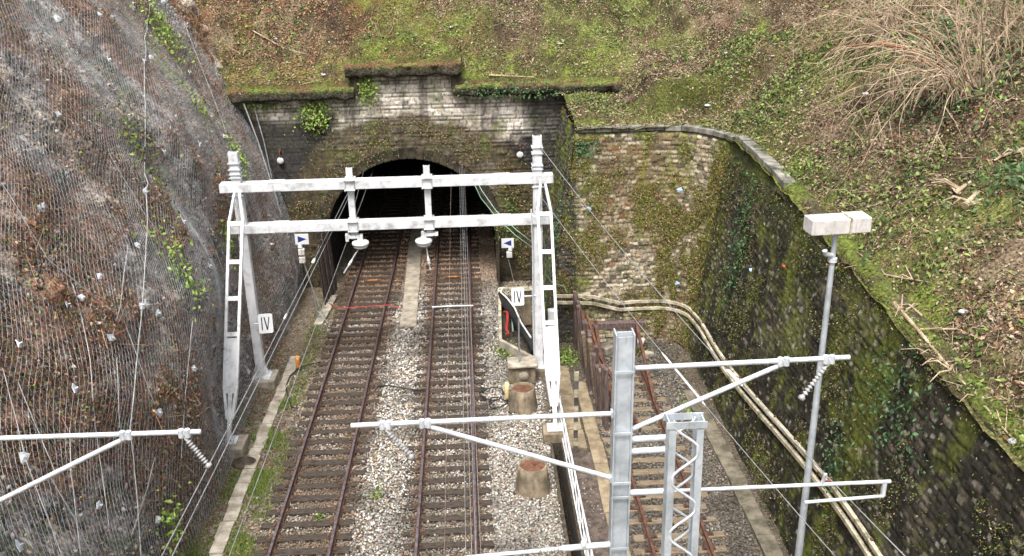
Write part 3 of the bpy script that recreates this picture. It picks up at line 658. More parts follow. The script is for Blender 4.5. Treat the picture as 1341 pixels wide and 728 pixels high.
def rail_mb(pts, top):
    """flat-bottomed rail along pts (x,y)"""
    prof = [(-.07, 0), (.07, 0), (.07, .014), (.012, .035), (.012, .115), (.036, .125), (.036, .160), (-.036, .160), (-.036, .125), (-.012, .115), (-.012, .035), (-.07, .014)]
    mb = MB(); k = len(prof); vs = []
    for (x, y) in pts:
        for a, b in prof: vs.append((x + a, y, .055 + b))
    fs = [(i * k + j, i * k + (j + 1) % k, (i + 1) * k + (j + 1) % k, (i + 1) * k + j) for i in range(len(pts) - 1) for j in range(k)]
    fs += [tuple(range(k)), tuple(range((len(pts) - 1) * k, len(pts) * k))[::-1]]
    return mb.add(vs, fs)
M['rail_side'] = mat('rail_steel', (.055, .032, .024), (.14, .075, .048), 6, .7, .2, .15, 50)
def track(name, label, cfun, y0, y1, smat, headmat, sl_len, group, hw=.75, first=13.0, jit=.02, skip=lambda y: False):
    t = thing(name, label, 'railway track', (cfun(y0), y0, 0), group)
    ys = np.arange(y0, y1 + .1, 1.0)
    for sx in (-1, 1):
        r = rail_mb([(cfun(y) + sx * hw, y) for y in ys], .2).build('rail', M['rail_side'])
        h = MB()
        for a, b in zip(ys[:-1], ys[1:]):
            h.beam((cfun(a) + sx * hw, a, .2165), (cfun(b) + sx * hw, b, .2165), .062, .005)
        ho = h.build('running_surface', headmat)
        rel(t, r); ho.parent = r
    base = None; y = first; p = .59; y = 19.93 - p * math.floor((19.93 - y0) / p)
    cnt = 0
    proto_meshes = []
    for q_ in range(5):
        mb = MB(); L = sl_len
        mb.box((0, 0, 0), (L, .235, .12), jit=.012)
        for sx in (-1, 1):
            pass
        o = mb.build('sleeper', smat, None, .015); proto_meshes.append(o)
    chair = MB()
    pf = [(-.17, .055), (.17, .055), (.17, .085), (.13, .088), (.125, .115), (.085, .115), (.08, .088), (-.08, .088), (-.085, .115), (-.125, .115), (-.13, .088), (-.17, .085)]
    chair.add([(a_, y_, b_) for y_ in (-.065, .065) for a_, b_ in pf], [tuple(range(12))[::-1], tuple(range(12, 24))] + [(i_, (i_ + 1) % 12, (i_ + 1) % 12 + 12, i_ + 12) for i_ in range(12)])
    ch = chair.build('rail_chair', M['rail_side'])
    first_used = set()
    while y < y1 and cnt < 96:
        if not skip(y):
            k = random.randrange(5)
            if k in first_used: o = proto_meshes[k].copy(); C.objects.link(o)
            else: o = proto_meshes[k]; first_used.add(k)
            o.parent = t; o.location = (cfun(y) - cfun(y0) + random.uniform(-jit, jit) * 2, y - y0 + random.uniform(-jit, jit), .0)
            o.rotation_euler = (0, 0, random.uniform(-.012, .012) * jit / .02)
            for sx in (-1, 1):
                if cnt == 0 and sx < 0: c = ch
                else: c = ch.copy(); C.objects.link(c)
                c.parent = o; c.location = (sx * hw, 0, 0)
            cnt += 1
        y += p
    for k, o in enumerate(proto_meshes):
        if k not in first_used: bpy.data.objects.remove(o)
    return t
G = 'railway tracks at the bottom of the cutting'
track('railway_track', 'left railway track with brown ballast, running into the tunnel', left_c, 12, 62, M['dark_wood'], M['rail_head'], 2.45, G)
track('railway_track', 'middle railway track with dark sleepers in pale ballast, running into the tunnel', lambda y: -.95, 12, 62, M['dark_wood'], M['rail_head'], 2.40, G)
track('railway_track', 'rusty siding track on tan sleepers, ending below the mossy wall at the right', lambda y: 4.93, 9, 29.6, M['old_wood'], M['siding_rail'], 2.35, G, hw=.725, jit=.05)
# ================================================================ OBJECTS
def h_section(mb, p, q, w, d, t=.018, up=(0, 1, 0)):
    """rolled H column from p to q: two flanges facing +-X, the web between"""
    a, b = Vector(p), Vector(q)
    for s in (-1, 1): mb.beam(a + Vector((s * (w / 2 - t / 2), 0, 0)), b + Vector((s * (w / 2 - t / 2), 0, 0)), t, d, up)
    mb.beam(a, b, w - 2 * t - .002, t, up)
    return mb

# ---------------------------------------------------------------- portal frame over both tracks
gan = thing('overhead_line_gantry', 'white painted steel gantry with two crossbeams spanning both tracks before the tunnel', 'gantry', (-2.65, 29.4, 0))
GY_ = 29.4
for (mx, topz) in ((-7.43, 8.12), (2.12, 8.36)):
    mb = MB(); h_section(mb, (mx, GY_, .25), (mx, GY_, topz), .29, .27, .03)
    mb.beam((mx, GY_ - .125, .25), (mx, GY_ - .125, topz - 0.02), .225, .012, (0, 1, 0))
    m_ = mb.build('mast', M['white_paint'], None, .005); rel(gan, m_)
    for z in (topz - .35, topz - .55, 7.42, 7.30, 6.72):
        cl = MB().box((mx, GY_, z), (.36, .34, .035))
        for sx in (-1, 1): cl.tube([(mx + sx * .175, GY_ - .19, z), (mx + sx * .175, GY_ + .19, z)], .012, 6)
        rel(gan, cl.build('clamp', M['galv_tube']))
    ft = MB(); ft.box((mx, GY_, .265), (.62, .60, .03))
    for sx in (-1, 1):
        for sy in (-1, 1): ft.lathe([(.025, 0), (.025, .07), (0, .072)], (mx + sx * .24, GY_ + sy * .23, .28), 6)
        ft.add([(mx + sx * .15, GY_ - .006, .28), (mx + sx * .30, GY_ - .006, .28), (mx + sx * .15, GY_ - .006, .75), (mx + sx * .15, GY_ + .006, .28), (mx + sx * .30, GY_ + .006, .28), (mx + sx * .15, GY_ + .006, .75)],
               [(0, 1, 2), (5, 4, 3), (0, 3, 4, 1), (1, 4, 5, 2), (2, 5, 3, 0)])
    rel(gan, ft.build('foot_plate', M['white_paint']))
    # ladder-like raking strut towards the camera
    st = MB(); A = Vector((mx + (.02 if mx < 0 else .16), GY_ - .25, 6.85)); B = Vector((mx - .12 if mx < 0 else 2.3, 25.05, .36))
    wdt = .42
    for s_ in (-1, 1):
        a = A + Vector((s_ * .07, 0, 0)); m1 = A.lerp(B, .12) + Vector((s_ * wdt / 2, 0, 0)); m2 = A.lerp(B, .80) + Vector((s_ * wdt / 2 * .9, 0, 0)); b = B + Vector((s_ * .05, 0, 0))
        st.beam(a, m1, .075, .075); st.beam(m1, m2, .085, .10); st.beam(m2, B.lerp(A, .08) + Vector((s_ * .08, 0, 0)), .085, .10)
    for t in (.13, .29, .44, .585):
        c = A.lerp(B, t); st.beam(c - Vector((wdt / 2, 0, 0)), c + Vector((wdt / 2, 0, 0)), .09, .14, (B - A))
    a, b = A.lerp(B, .60), A.lerp(B, .82); st.beam(a + Vector((0, .0, 0)), b, wdt * .78, .015, Vector((1, 0, 0)).cross(B - A))
    st.beam(A.lerp(B, .80), B, .12, .10)
    rel(gan, st.build('raking_strut', M['white_paint'], None, .004))
    pl = MB(); pl.box((B.x, B.y, .335), (.50, .46, .04)); 
    for sx in (-1, 1): pl.lathe([(.025, 0), (.025, .09), (0, .092)], (B.x + sx * .18, B.y - .12, .35), 6)
    rel(gan, pl.build('foot_plate', M['white_paint'], None, .004))
for zc, x1 in ((6.98, 2.62), (5.60, 2.60)):
    mb = MB(); x0 = -7.96 if zc > 6 else -7.86
    segs = [(x0, -7.0), (-7.0, -3.99), (-3.75, -1.52), (-1.28, 1.85), (1.85, x1)]
    # two channels back to back with flanges, and batten plates between
    for s_ in (-1, 1):
        y = GY_ + s_ * .19
        mb.beam((x0, y, zc), (x1, y, zc), .014, .26)
        for z in (-.13, .13): mb.beam((x0, y - s_ * .05, zc + z), (x1, y - s_ * .05, zc + z), .10, .016)
    mb.box(((x0 + x1) / 2, GY_, zc + .132), (x1 - x0 - .01, .285, .008)); mb.box(((x0 + x1) / 2, GY_, zc - .132), (x1 - x0 - .01, .285, .008))
    for x in (-6.2, 1.0): mb.box((x, GY_ - .203, zc), (.34, .012, .20)); mb.box((x, GY_, zc + .151), (.5, .40, .008))
    bo = mb.build('crossbeam', M['white_paint'], None, .003); rel(gan, bo)
    for x in np.arange(x0 + .12, x1, .62):
        rel(gan, MB().lathe([(.035, 0), (.035, .02), (.022, .022), (.022, .04), (0, .041)], (x, GY_ - .06, zc + .136), 8).build('bolt', M['galv_tube']))
def dome_insulator(c, side):
    mb = MB(); prof = [(0, .16), (.09, .16), (.10, .10), (.20, .09), (.27, .05), (.285, 0), (.27, -.035), (.22, -.05), (.24, -.09), (.22, -.13), (.10, -.15), (.08, -.19), (0, -.19)]
    mb.lathe(prof[::-1], c, 28)
    return mb
for x in (-3.87, -1.42):
    mb = MB(); h_section(mb, (x, GY_ - .235 + .235, 5.12), (x, GY_, 7.50), .20, .16, .02)
    mb.beam((x, GY_ - .08, 5.13), (x, GY_ - .08, 7.49), .17, .01, (0, 1, 0))
    dp = mb.build('drop_post', M['white_paint'], None, .004); rel(gan, dp)
    cl = MB()
    for zc in (6.98, 5.60):
        for z in (-.155, .165): cl.box((x, GY_ - .02, zc + z), (.34, .50, .035)); cl.tube([(x + .15, GY_ - .24, zc - .2), (x + .15, GY_ - .24, zc + .2)], .015, 6)
        cl.tube([(x - .15, GY_ - .24, zc - .2), (x - .15, GY_ - .24, zc + .2)], .015, 6)
    cl.box((x + .02, GY_ - .1, 5.24), (.52, .20, .10)); cl.box((x - .22, GY_ - .12, 5.22), (.10, .16, .26))
    c_ = cl.build('clamp', M['white_paint'], None, .004); rel(gan, c_)
    s_ = 1 if x < -3 else -1
    ix = x + (.20 if s_ > 0 else -.20)
    ins = dome_insulator((ix, GY_ - .18, 5.02), s_).build('insulator', M['insulator']); rel(gan, ins)
    rod = MB().tube([(ix, GY_ - .18, 5.30), (ix, GY_ - .18, 5.12)], .03, 8).lathe([(.07, 5.16), (.07, 5.19)], (ix, GY_ - .18, 0), 10)
    rel(gan, rod.build('insulator_pin', M['galv_tube']))
# steady arms hanging under the insulators, with little bell insulators
for x, dx in ((-3.72, -.55), (-1.55, .10)):
    mb = MB(); mb.tube([(x, GY_ - .18, 4.86), (x + dx * .4, GY_ - .25, 4.55), (x + dx, GY_ - .3, 4.05)], .022, 8)
    rel(gan, mb.build('steady_arm', M['galv_tube']))
    mb = MB(); a = Vector((x + dx * .45, GY_ - .26, 4.5)); b = Vector((x + dx * .8, GY_ - .29, 4.2))
    R_ = (b - a).to_track_quat('Z', 'Y').to_matrix(); mb.lathe([(0, 0), (.03, 0), (.03, .08), (.05, .10), (.05, .13), (.03, .15), (.05, .19), (.05, .22), (.03, .25), (.03, .32), (0, .33)][::-1], a, 12, R_)
    rel(gan, mb.build('bell_insulator', M['insulator']))
# concrete feet of the gantry are things of their own
def block(name, label, c, d, m, cat='footing', bev=.03, group=None, R=None):
    o = MB().box((0, 0, d[2] / 2), d, R, jit=.012).build(name, m, None, bev); o.location = c
    return tag(o, label, cat, group)
block('concrete_footing', 'squat concrete footing under the left mast of the white gantry', (-7.40, 29.4, -.05), (.95, .95, .30), M['pale_concrete'])
block('concrete_footing', 'concrete footing under the raking strut of the left gantry mast', (-7.48, 25.0, -.05), (.86, .85, .36), M['concrete'])
block('concrete_footing', 'tan concrete footing under the right mast of the white gantry', (2.1, 29.4, -.05), (.85, .9, .30), M['tan_concrete'])
block('concrete_pier', 'tan concrete pier below the railing with the foot of the right gantry strut on it', (2.22, 25.05, -.55), (.62, .70, .86), M['tan_concrete'], 'footing')

# ---------------------------------------------------------------- number plates IV
def iv_sign(label, x, y, z, w, h, armx):
    t = thing('number_plate', label, 'sign', (x, y, z))
    mb = MB(); 
    # rounded rectangle plate
    pts = []; r = .06
    for (cx, cz, a0) in ((w / 2 - r, h / 2 - r, 0), (-w / 2 + r, h / 2 - r, 90), (-w / 2 + r, -h / 2 + r, 180), (w / 2 - r, -h / 2 + r, 270)):
        for k in range(5): a = math.radians(a0 + k * 22.5); pts.append((cx + r * math.cos(a), cz + r * math.sin(a)))
    k = len(pts); vs = [(a, -.012, b) for a, b in pts] + [(a, .012, b) for a, b in pts]
    mb.add(vs, [tuple(range(k)), tuple(range(k, 2 * k))[::-1]] + [(i, i + k, (i + 1) % k + k, (i + 1) % k) for i in range(k)])
    mb.build('plate', M['sign_white'], t)
    def bar(mb, a, b, wd): mb.beam((a[0], -.017, a[1]), (b[0], -.017, b[1]), wd, .006, (0, 1, 0))
    H2 = h * .33
    m1 = MB(); bar(m1, (-w * .25, -H2), (-w * .25, H2), .035); m1.build('numeral', M['sign_black'], t)
    m2 = MB(); bar(m2, (-w * .07, H2), (w * .10, -H2), .040); bar(m2, (w * .27, H2), (w * .11, -H2), .030); m2.build('numeral', M['sign_black'], t)
    m3 = MB(); m3.tube([(0, .03, 0), (armx, .06, 0)], .022, 8); m3.box((0, .02, 0), (.12, .02, .3)); m3.build('bracket', M['galv_tube'], t)
    return t
iv_sign('white plate with black numeral IV beside the left gantry mast, nearer the rock', -7.02, 29.15, 2.32, .47, .66, -.38).rotation_euler = (math.radians(-14), 0, math.radians(6))
iv_sign('white plate with black numeral IV beside the right gantry mast, above the cable pit', 1.42, 29.2, 2.95, .42, .60, .60).rotation_euler = (math.radians(-14), 0, 0)

# ---------------------------------------------------------------- blue triangle markers
def tri_sign(label, x, y, z, right, post):
    t = thing('marker_sign', label, 'sign', (x, y, z))
    MB().box((0, 0, 0), (.52, .025, .42)).build('plate', M['sign_white'], t, .004)
    s_ = 1 if right else -1
    mb = MB(); a = [(-s_ * .15, -.016, .13), (-s_ * .15, -.016, -.13), (s_ * .18, -.016, 0)]
    b = [(p[0], -.0135, p[2]) for p in a]
    mb.add(a + b, [(0, 1, 2), (5, 4, 3), (0, 3, 4, 1), (1, 4, 5, 2), (2, 5, 3, 0)]); mb.build('arrow', M['sign_blue'], t)
    mb = MB(); mb.tube([(-s_ * .10, .06, -.16), (-s_ * .10, .03, -.36)], .09, 12); mb.build('neck', M['sign_white'], t)
    for k in range(2 if post else 1):
        mb = MB().box((-s_ * .06, .03, -.52 - k * .32), (.24, .20, .26)); mb.build('lamp_unit', M['lamp_case'], t, .03)
    mb = MB()
    if post:
        mb.tube([(-.03, .05, -.95), (.20, .05, -2.05), (.33, .02, -z + .05)], .028, 8)
        mb.tube([(.20, .05, -2.05), (.62, -.1, -z + .05)], .02, 8); mb.tube([(.20, .05, -2.05), (-.15, .3, -z + .1)], .02, 8); mb.tube([(.33, .02, -z + .4), (.75, -.4, -z + .05)], .018, 8)
        mb.build('stand', M['wire'], t)
    else:
        mb.tube([(.05, .05, -.60), (.06, .55, -.62)], .03, 8); mb.box((.06, 38.0 - y - .04, -.62), (.2, .05, .25)); mb.build('bracket', M['wire'], t)
    return t
tri_sign('white plate with blue triangle pointing right, on a thin stand left of the tunnel', -6.55, 34.5, 3.42, True, True)
tri_sign('white plate with blue triangle pointing left, on a bracket right of the tunnel mouth', 1.43, 37.35, 1.98, False, False)

# wall discs
for lab, x, z in (('small pale disc on a rusty hook on the black wall left of the tunnel arch', -7.72, 5.66), ('small pale disc hanging on the stone wall right of the tunnel arch', 2.03, 5.62)):
    t = thing('wall_pulley', lab, 'pulley', (x, 37.86, z))
    R = Matrix.Rotation(math.radians(90), 3, 'X')
    MB().lathe([(0, .03), (.05, .035), (.13, .025), (.14, 0), (.13, -.03), (0, -.03)][::-1], (0, 0, 0), 20, R).build('disc', M['pane_grey'], t)
    MB().tube([(0, .10, .42), (0, -.02, .36), (.02, -.03, .14)], .018, 6).box((0, .08, .42), (.10, .06, .12)).build('hook', M['rust'], t)

# ---------------------------------------------------------------- foreground catenary masts
def cyl_ins(parent, a, b, n=9, name='insulator'):
    """rod insulator with sheds between a and b"""
    a = Vector(a); b = Vector(b); d = (b - a).normalized(); L = (b - a).length
    R = d.to_track_quat('Z', 'Y').to_matrix(); pr = [(0, 0), (.03, 0)]
    for k in range(n):
        z0 = L * (.12 + .76 * k / n); st = L * .76 / n
        pr += [(.026, z0), (.048, z0 + st * .35), (.048, z0 + st * .5), (.026, z0 + st * .75)]
    pr += [(.03, L * .9), (.055, L * .93), (.06, L), (0, L)]
    o = MB().lathe(pr[::-1], a, 14, R).build(name, M['glass_ins']); rel(parent, o); return o
def tube_part(parent, name, pts, r, m='galv_tube', n=14):
    o = MB().tube(pts, r, n).build(name, M[m]); rel(parent, o); return o
def cantilever(parent, X, Yv, side, zt, L, zb, clampx, inx, iz, tilt=0):
    arm = tube_part(parent, 'cantilever_arm', [(X + side * .12, Yv, zt), (X + side * L, Yv, zt + tilt)], .042)
    br = tube_part(parent, 'brace', [(X + side * .12, Yv, zb), (X + side * clampx, Yv, zt + tilt * clampx / L - .06)], .042)
    for q in (clampx, inx):
        cl = MB()
        for e in (-.05, .05): cl.tube([(X + side * q + e, Yv - .02, zt + tilt * q / L - .075), (X + side * q + e, Yv - .02, zt + tilt * q / L + .06)], .052, 8)
        cl.box((X + side * q, Yv - .02, zt + tilt * q / L - .01), (.16, .05, .05)); o = cl.build('clamp', M['galv_tube']); rel(parent, o)
    for z in (zt, zb): o = MB().box((X + side * .15, Yv, z), (.07, .12, .12)).build('hinge', M['galv'], None, .006); rel(parent, o)
    cyl_ins(parent, (X + side * inx, Yv - .02, zt + tilt - .08), (X + side * (inx - iz), Yv - .04, zt - .66))
YM = 13.4
fm = thing('catenary_mast', 'tall galvanised steel mast in the foreground carrying a tube arm to each side', 'mast', (2.32, YM, 0))
mb = MB(); h_section(mb, (2.32, YM, .0), (2.32, YM, 8.92), .31, .28, .026)
mb.beam((2.32, YM - .07, .0), (2.32, YM - .07, 8.86), .255, .012, (0, 1, 0))
rel(fm, mb.build('column', M['galv'], None, .004))
for z in (8.27, 7.15, 6.2, 5.92, 4.88): rel(fm, MB().box((2.32, YM - .135, z), (.325, .012, .05)).build('clamp_plate', M['galv'], None, .003))
cantilever(fm, 2.32, YM, -1, 7.46, 4.39, 6.22, 3.20, 3.84, .40, -.03)
cantilever(fm, 2.32, YM, 1, 8.27, 3.66, 7.13, 2.58, 3.32, .40, .05)
for z, L in ((6.96, .66), (6.73, .66)):
    tube_part(fm, 'stub_tube', [(2.48, YM, z), (2.48 + L, YM, z + .01)], .055)
tube_part(fm, 'registration_tube', [(2.48, YM, 5.92), (3.1, YM, 5.92)], .055)
tube_part(fm, 'registration_tube', [(3.1, YM, 5.92), (6.97, YM, 5.92)], .034)
tube_part(fm, 'registration_arm', [(5.5, YM - .04, 5.60), (6.86, YM - .04, 5.66), (6.88, YM - .02, 5.93)], .030)
rel(fm, MB().box((6.86, YM - .02, 5.80), (.07, .06, .30)).build('clip', M['galv_tube'], None, .004)); tube_part(fm, 'clip', [(5.78, YM, 5.93), (5.80, YM - .05, 6.16)], .03)
tube_part(fm, 'lower_arm', [(2.17, YM, 4.88), (1.35, YM, 4.84)], .055)
tube_part(fm, 'lower_arm', [(1.35, YM, 4.84), (-.35, YM, 4.74)], .036)
cyl_ins(fm, (1.35, YM, 4.845), (.95, YM, 4.82), 5)
mb = MB().lathe([(.05, -.08), (.06, -.02), (.035, .06), (0, .08)], (1.72, YM - .03, 4.98), 10); rel(fm, mb.build('knob', M['insulator']))
block('mast_footing', 'concrete footing of the tall foreground mast, beyond the bottom edge', (2.32, YM, -.3), (1.2, 1.0, .42), M['concrete'])

lm = thing('catenary_mast', 'galvanised mast just past the left edge, seen by its braced tube arm', 'mast', (-8.15, YM, 0))
mb = MB(); h_section(mb, (-8.32, YM, -.2), (-8.32, YM, 8.92), .30, .28, .026)
rel(lm, mb.build('column', M['galv'], None, .004))
cantilever(lm, -8.32, YM, 1, 7.46, 3.86, 6.13, 2.68, 3.60, -.32, -.03)

# ---------------------------------------------------------------- lattice post
lp = thing('lattice_post', 'galvanised lattice post with wavy lacing bars, close to the foreground mast', 'post', (3.12, 12.4, 0))
YL = 12.4
for s_ in (-1, 1):
    mb = MB(); a = Vector((3.16 + s_ * .31, YL, 0)); b = Vector((3.115 + s_ * .26, YL, 7.92))
    a = Vector((3.20 + s_ * .28, YL, 0)); 
    mb.beam(a, b, .012, .24, (0, 1, 0))
    for q in (-1, 1): mb.beam(a + Vector((-s_ * .05, q * .12, 0)), b + Vector((-s_ * .05, q * .12, 0)), .11, .012, (0, 1, 0))
    rel(lp, mb.build('channel', M['galv'], None, .003))
for q in (-1, 1):
    pts = []
    for z in np.arange(.2, 7.86, .05):
        ph = z * 2 * math.pi / 1.02 + (0 if q < 0 else math.pi)
        sx = math.sin(ph); sx = math.copysign(min(abs(sx) * 1.15, 1), sx)
        cx = 3.20 + (3.115 - 3.20) * z / 7.92
        pts.append((cx + sx * .185, YL + q * .122, z))
    rel(lp, MB().tube(pts, .022, 6).build('lacing_bar', M['galv_tube']))
mb = MB()
for q in (-1, 1): mb.box((3.115, YL + q * .135, 7.86), (.62, .012, .12))
for s_ in (-1, 1): mb.box((3.115 + s_ * .272, YL, 7.865), (.012, .25, .11)); mb.box((3.115 + s_ * .14, YL, 7.80), (.02, .24, .02))
rel(lp, mb.build('top_frame', M['galv'], None, .003))

# ---------------------------------------------------------------- lamp post
lt = thing('lamp_post', 'slim grey lamp post with a boxy white lamp head, in front of the long wall', 'lamp post', (7.0, 17, 0))
tube_part(lt, 'pole', [(7.0, 17, 0), (7.0, 17, 4.5), (7.0, 17, 9.15)], [.085, .072, .05], 'galv', 16)
hd = Matrix.Rotation(math.radians(4), 3, 'Z')
def hb(c, d, nm, m, bev): 
    o = MB().box(hd @ Vector(c), d, hd).build(nm, m, None, bev); o.location = (7.0, 17, 9.36); 
    o.location = Vector((7.0, 17, 9.36)); o2 = o; inv = Matrix.Translation(lt.location).inverted(); o.parent = lt; o.matrix_parent_inverse = inv; return o
hb((-.20, 0, 0), (.76, .42, .30), 'lamp_head', M['lamp_case'], .015)
hb((.40, 0, .01), (.40, .44, .30), 'lamp_head', M['lamp_case'], .015)
hb((.195, -.005, .008), (.035, .455, .325), 'joint_shadow_band', M['conduit'], .004)  # darker band standing in for the shadow line between the two boxes
hb((0, 0, -.19), (.16, .14, .09), 'mount', M['galv'], .01)
o = MB().tube([(6.96, 16.97, 8.72), (6.80, 16.9, 8.78), (6.78, 16.88, 8.86)], .05, 8).tube([(7, 17, 8.58), (7, 17, 8.66)], .09, 12).build('sensor', M['galv_tube']); rel(lt, o)
block('lamp_footing', 'small concrete footing of the slim lamp post', (7.0, 17, -.1), (.5, .5, .2), M['concrete'])

# ---------------------------------------------------------------- railing by the trench
rl = thing('railing', 'white steel railing running along the trench beside the tan walkway', 'railing', (2.5, 20, 0))
Y0, Y1 = 14.0, 27.4
for z, r in ((1.02, .028), (.56, .020), (.14, .020)):
    tube_part(rl, 'rail', [(2.56, Y0, z), (2.50, (Y0 + Y1) / 2, z + .01), (2.47, Y1, z)], r, 'white_paint', 8)
y = Y0; k = 0
while y <= Y1 + .01:
    o = MB().beam((2.51, y, -.1), (2.51, y, 1.02), .045, .045, (0, 1, 0)).build('post', M['white_paint'], None, .003); rel(rl, o); y += 1.675
mb = MB()
y = Y0 + .35
while y < Y1:
    mb.beam((2.51, y, .14), (2.51, y + .62, 1.0), .018, .018, (0, 1, 0)); y += .84
rel(rl, mb.build('infill_bars', M['white_paint']))

# trench lining, slab walkway, kerbs
o = MB().box((2.13, 14.8, -.44), (.09, 19.6, .96)).box((2.475, 14.8, -.44), (.085, 19.6, .94)).build('cable_trench', M['dark_soil'], None, .01)
tag(o, 'narrow dark concrete sided trench between the ballast and the white railing', 'trench')
def slabs(name, label, path, w, h, Lr, m, cat, z=0.02, parts='slab', jit=.02, lowp=0):
    """row of separate slabs along a path: each slab a part"""
    t = thing(name, label, cat, (path[0][0], path[0][1], 0))
    pts = [Vector((p[0], p[1], 0)) for p in path]; seg_ = 0; pos = 0
    for a, b in zip(pts[:-1], pts[1:]):
        L = (b - a).length; d = (b - a) / L; s_ = 0
        while s_ < L - .15:
            l = min(Lr * random.uniform(.9, 1.1), L - s_); c = a + d * (s_ + l / 2)
            R = Matrix.Rotation(math.atan2(d.y, d.x) + random.uniform(-.012, .012), 3, 'Z')
            mb = MB().box((c.x + random.uniform(-jit, jit), c.y, z + h / 2 + random.uniform(-jit, jit) * .5), (l - .018, w + random.uniform(-jit, jit), h), R, jit=.008)
            o = mb.build(parts, m, None, .012); rel(t, o); s_ += l
    return t
slabs('cable_trough', 'line of worn concrete trough lids on the verge left of the left track', [(-6.83, 17.0), (-6.78, 20), (-6.75, 22.5), (-6.72, 25), (-6.66, 29.0), (-6.60, 31.3)], .34, .10, .72, M['pale_concrete'], 'kerb', -.03, jit=.035)
slabs('cable_trough', 'short stretch of concrete trough lids beside the tunnel mouth, left of the left track', [(-6.15, 33.9), (-5.95, 36.9)], .34, .10, .72, M['pale_concrete'], 'kerb', .0)
slabs('walkway', 'tan concrete slab walkway between the trench and the siding', [(3.42, 15.5), (3.45, 25), (3.42, 28.4)], .40, .12, 1.15, M['ochre_slab'], 'walkway', .0)
slabs('platform_slabs', 'wide tan slabs beside the railing near the right gantry mast', [(2.88, 24.2), (2.86, 29.6)], .58, .10, 1.1, M['ochre_slab'], 'walkway', .0)
slabs('kerb', 'grey brown concrete kerb at the foot of the long retaining wall', [(7.15, 12), (7.15, 22), (7.0, 27.5)], .46, .14, 1.3, M['kerb_dark'], 'kerb', -.02)
slabs('path_slabs', 'pale slabs lying in the ballast between the tracks close to the tunnel', [(-2.62, 33.4), (-2.72, 38.5), (-2.78, 47)], .62, .07, 1.2, M['concrete'], 'path', .06)
o = MB().box((2.93, 19.6, .015), (.72, 9.0, .05), jit=.01).build('service_strip', mat('service_strip_soil', (.05, .038, .03), (.13, .10, .08), 4, .95, 0, .5, 25), None, .01)
tag(o, 'dark earth filled strip between the white railing and the tan walkway', 'path')

# ---------------------------------------------------------------- cones, blocks, cable pit and small things at the trackside
def drum(label, x, y, s_=1):
    t = thing('concrete_drum', label, 'drum', (x, y, .0), 'tapered concrete drums beside the middle track')
    pr = [(.50, 0), (.485, .18), (.44, .5), (.405, .78), (.375, .80), (.345, .78), (.345, .55)]
    MB().lathe([(r * s_, z * s_) for r, z in pr], (0, 0, 0), 36).build('shell', M['tan_concrete'], t)
    fl = MB().lathe([(.36 * s_, .70 * s_), (.20 * s_, .725 * s_), (0, .73 * s_)], (0, 0, 0), 30); fl.tube([(.05, .02, .70 * s_), (.05, .02, .80 * s_)], .02, 6); fl.build('rusty_fill', M['rust'], t)
    return t
drum('tapered tan concrete drum with a rusty top, nearer the camera', 1.42, 22.35, 1.0)
drum('tapered tan concrete drum with a rusty top, farther off, by the black cable loop', 1.42, 26.9, .95)
bb = thing('control_plinth', 'tan concrete plinth with a round cover and a thin rusty rod on top', 'plinth', (1.50, 28.6, 0))
MB().box((0, .25, .32), (.92, .62, .66), jit=.01).build('block', M['tan_concrete'], bb, .04)
MB().box((.02, .22, .68), (1.02, .75, .08), jit=.012).build('cap_slab', M['pale_concrete'], bb, .02)
R = Matrix.Rotation(math.radians(90), 3, 'X')
MB().lathe([(0, .03), (.15, .03), (.17, .0)][::-1], (.05, -.07, .30), 20, R).build('round_cover', M['concrete'], bb)
MB().tube([(-.08, .2, .7), (-.08, .22, 2.35)], .03, 8).build('rod', M['wire'], bb)

pit = thing('cable_pit', 'open concrete cable pit at the tunnel side with black, white and red cables', 'pit', (1.2, 33, 0))
def part(parent, name, mb, m, bev=0): o = mb.build(name, M[m] if isinstance(m, str) else m, None, bev); rel(parent, o); return o
part(pit, 'side_wall', MB().beam((1.00, 36.2, .22), (.86, 31.2, .22), .12, .46), 'conduit', .015)
part(pit, 'side_wall', MB().beam((.86, 31.2, .22), (2.0, 29.6, .22), .14, .46), 'pale_concrete', .015)
part(pit, 'crossbar', MB().box((1.65, 36.0, .46), (1.35, .16, .12)), 'conduit', .015)
part(pit, 'floor', MB().box((1.5, 33.3, .02), (1.2, 5.2, .06)), 'dark_soil')
part(pit, 'corrugated_duct', MB().tube([(1.05, 35.6, .38), (1.2, 34.3, .5), (1.6, 32.4, .5), (1.95, 30.9, .42), (2.05, 30.3, .3)], .15, 10), 'black_rubber')
part(pit, 'white_cable', MB().tube([(1.10, 35.7, .58), (1.02, 35.2, .66), (1.25, 34.4, .72), (1.50, 33.4, .72), (1.66, 32.1, .70), (1.95, 30.9, .62)], .035, 8), 'white_cable')
part(pit, 'red_cable', MB().tube([(1.12, 33.9, .35), (1.22, 33.5, .5), (1.2, 32.9, .5), (1.12, 32.2, .42), (1.18, 31.9, .3)], .055, 8), 'red')
part(pit, 'green_cable', MB().tube([(1.32, 33.8, .25), (1.38, 33.0, .32), (1.36, 32.2, .3)], .03, 6), 'green_cable')
cb = thing('trackside_cabinet', 'narrow tan cabinet standing behind the right gantry mast', 'cabinet', (1.93, 33.2, 0))
part(cb, 'body', MB().box((1.93, 33.2, .85), (.42, .34, 1.45), jit=.01), 'tan_concrete', .02); part(cb, 'lid', MB().box((1.93, 33.18, 1.60), (.48, .40, .05)), 'conduit', .01)
cb = thing('trackside_cabinet', 'tall pale grey cabinet fixed beside the strut of the right gantry mast', 'cabinet', (2.62, 29.9, 0))
part(cb, 'body', MB().box((2.62, 29.9, 1.10), (.26, .28, 2.05), jit=.004), 'pane_grey', .02); part(cb, 'handle', MB().box((2.62, 29.75, 1.3), (.03, .03, .14)), 'sign_black', .004)
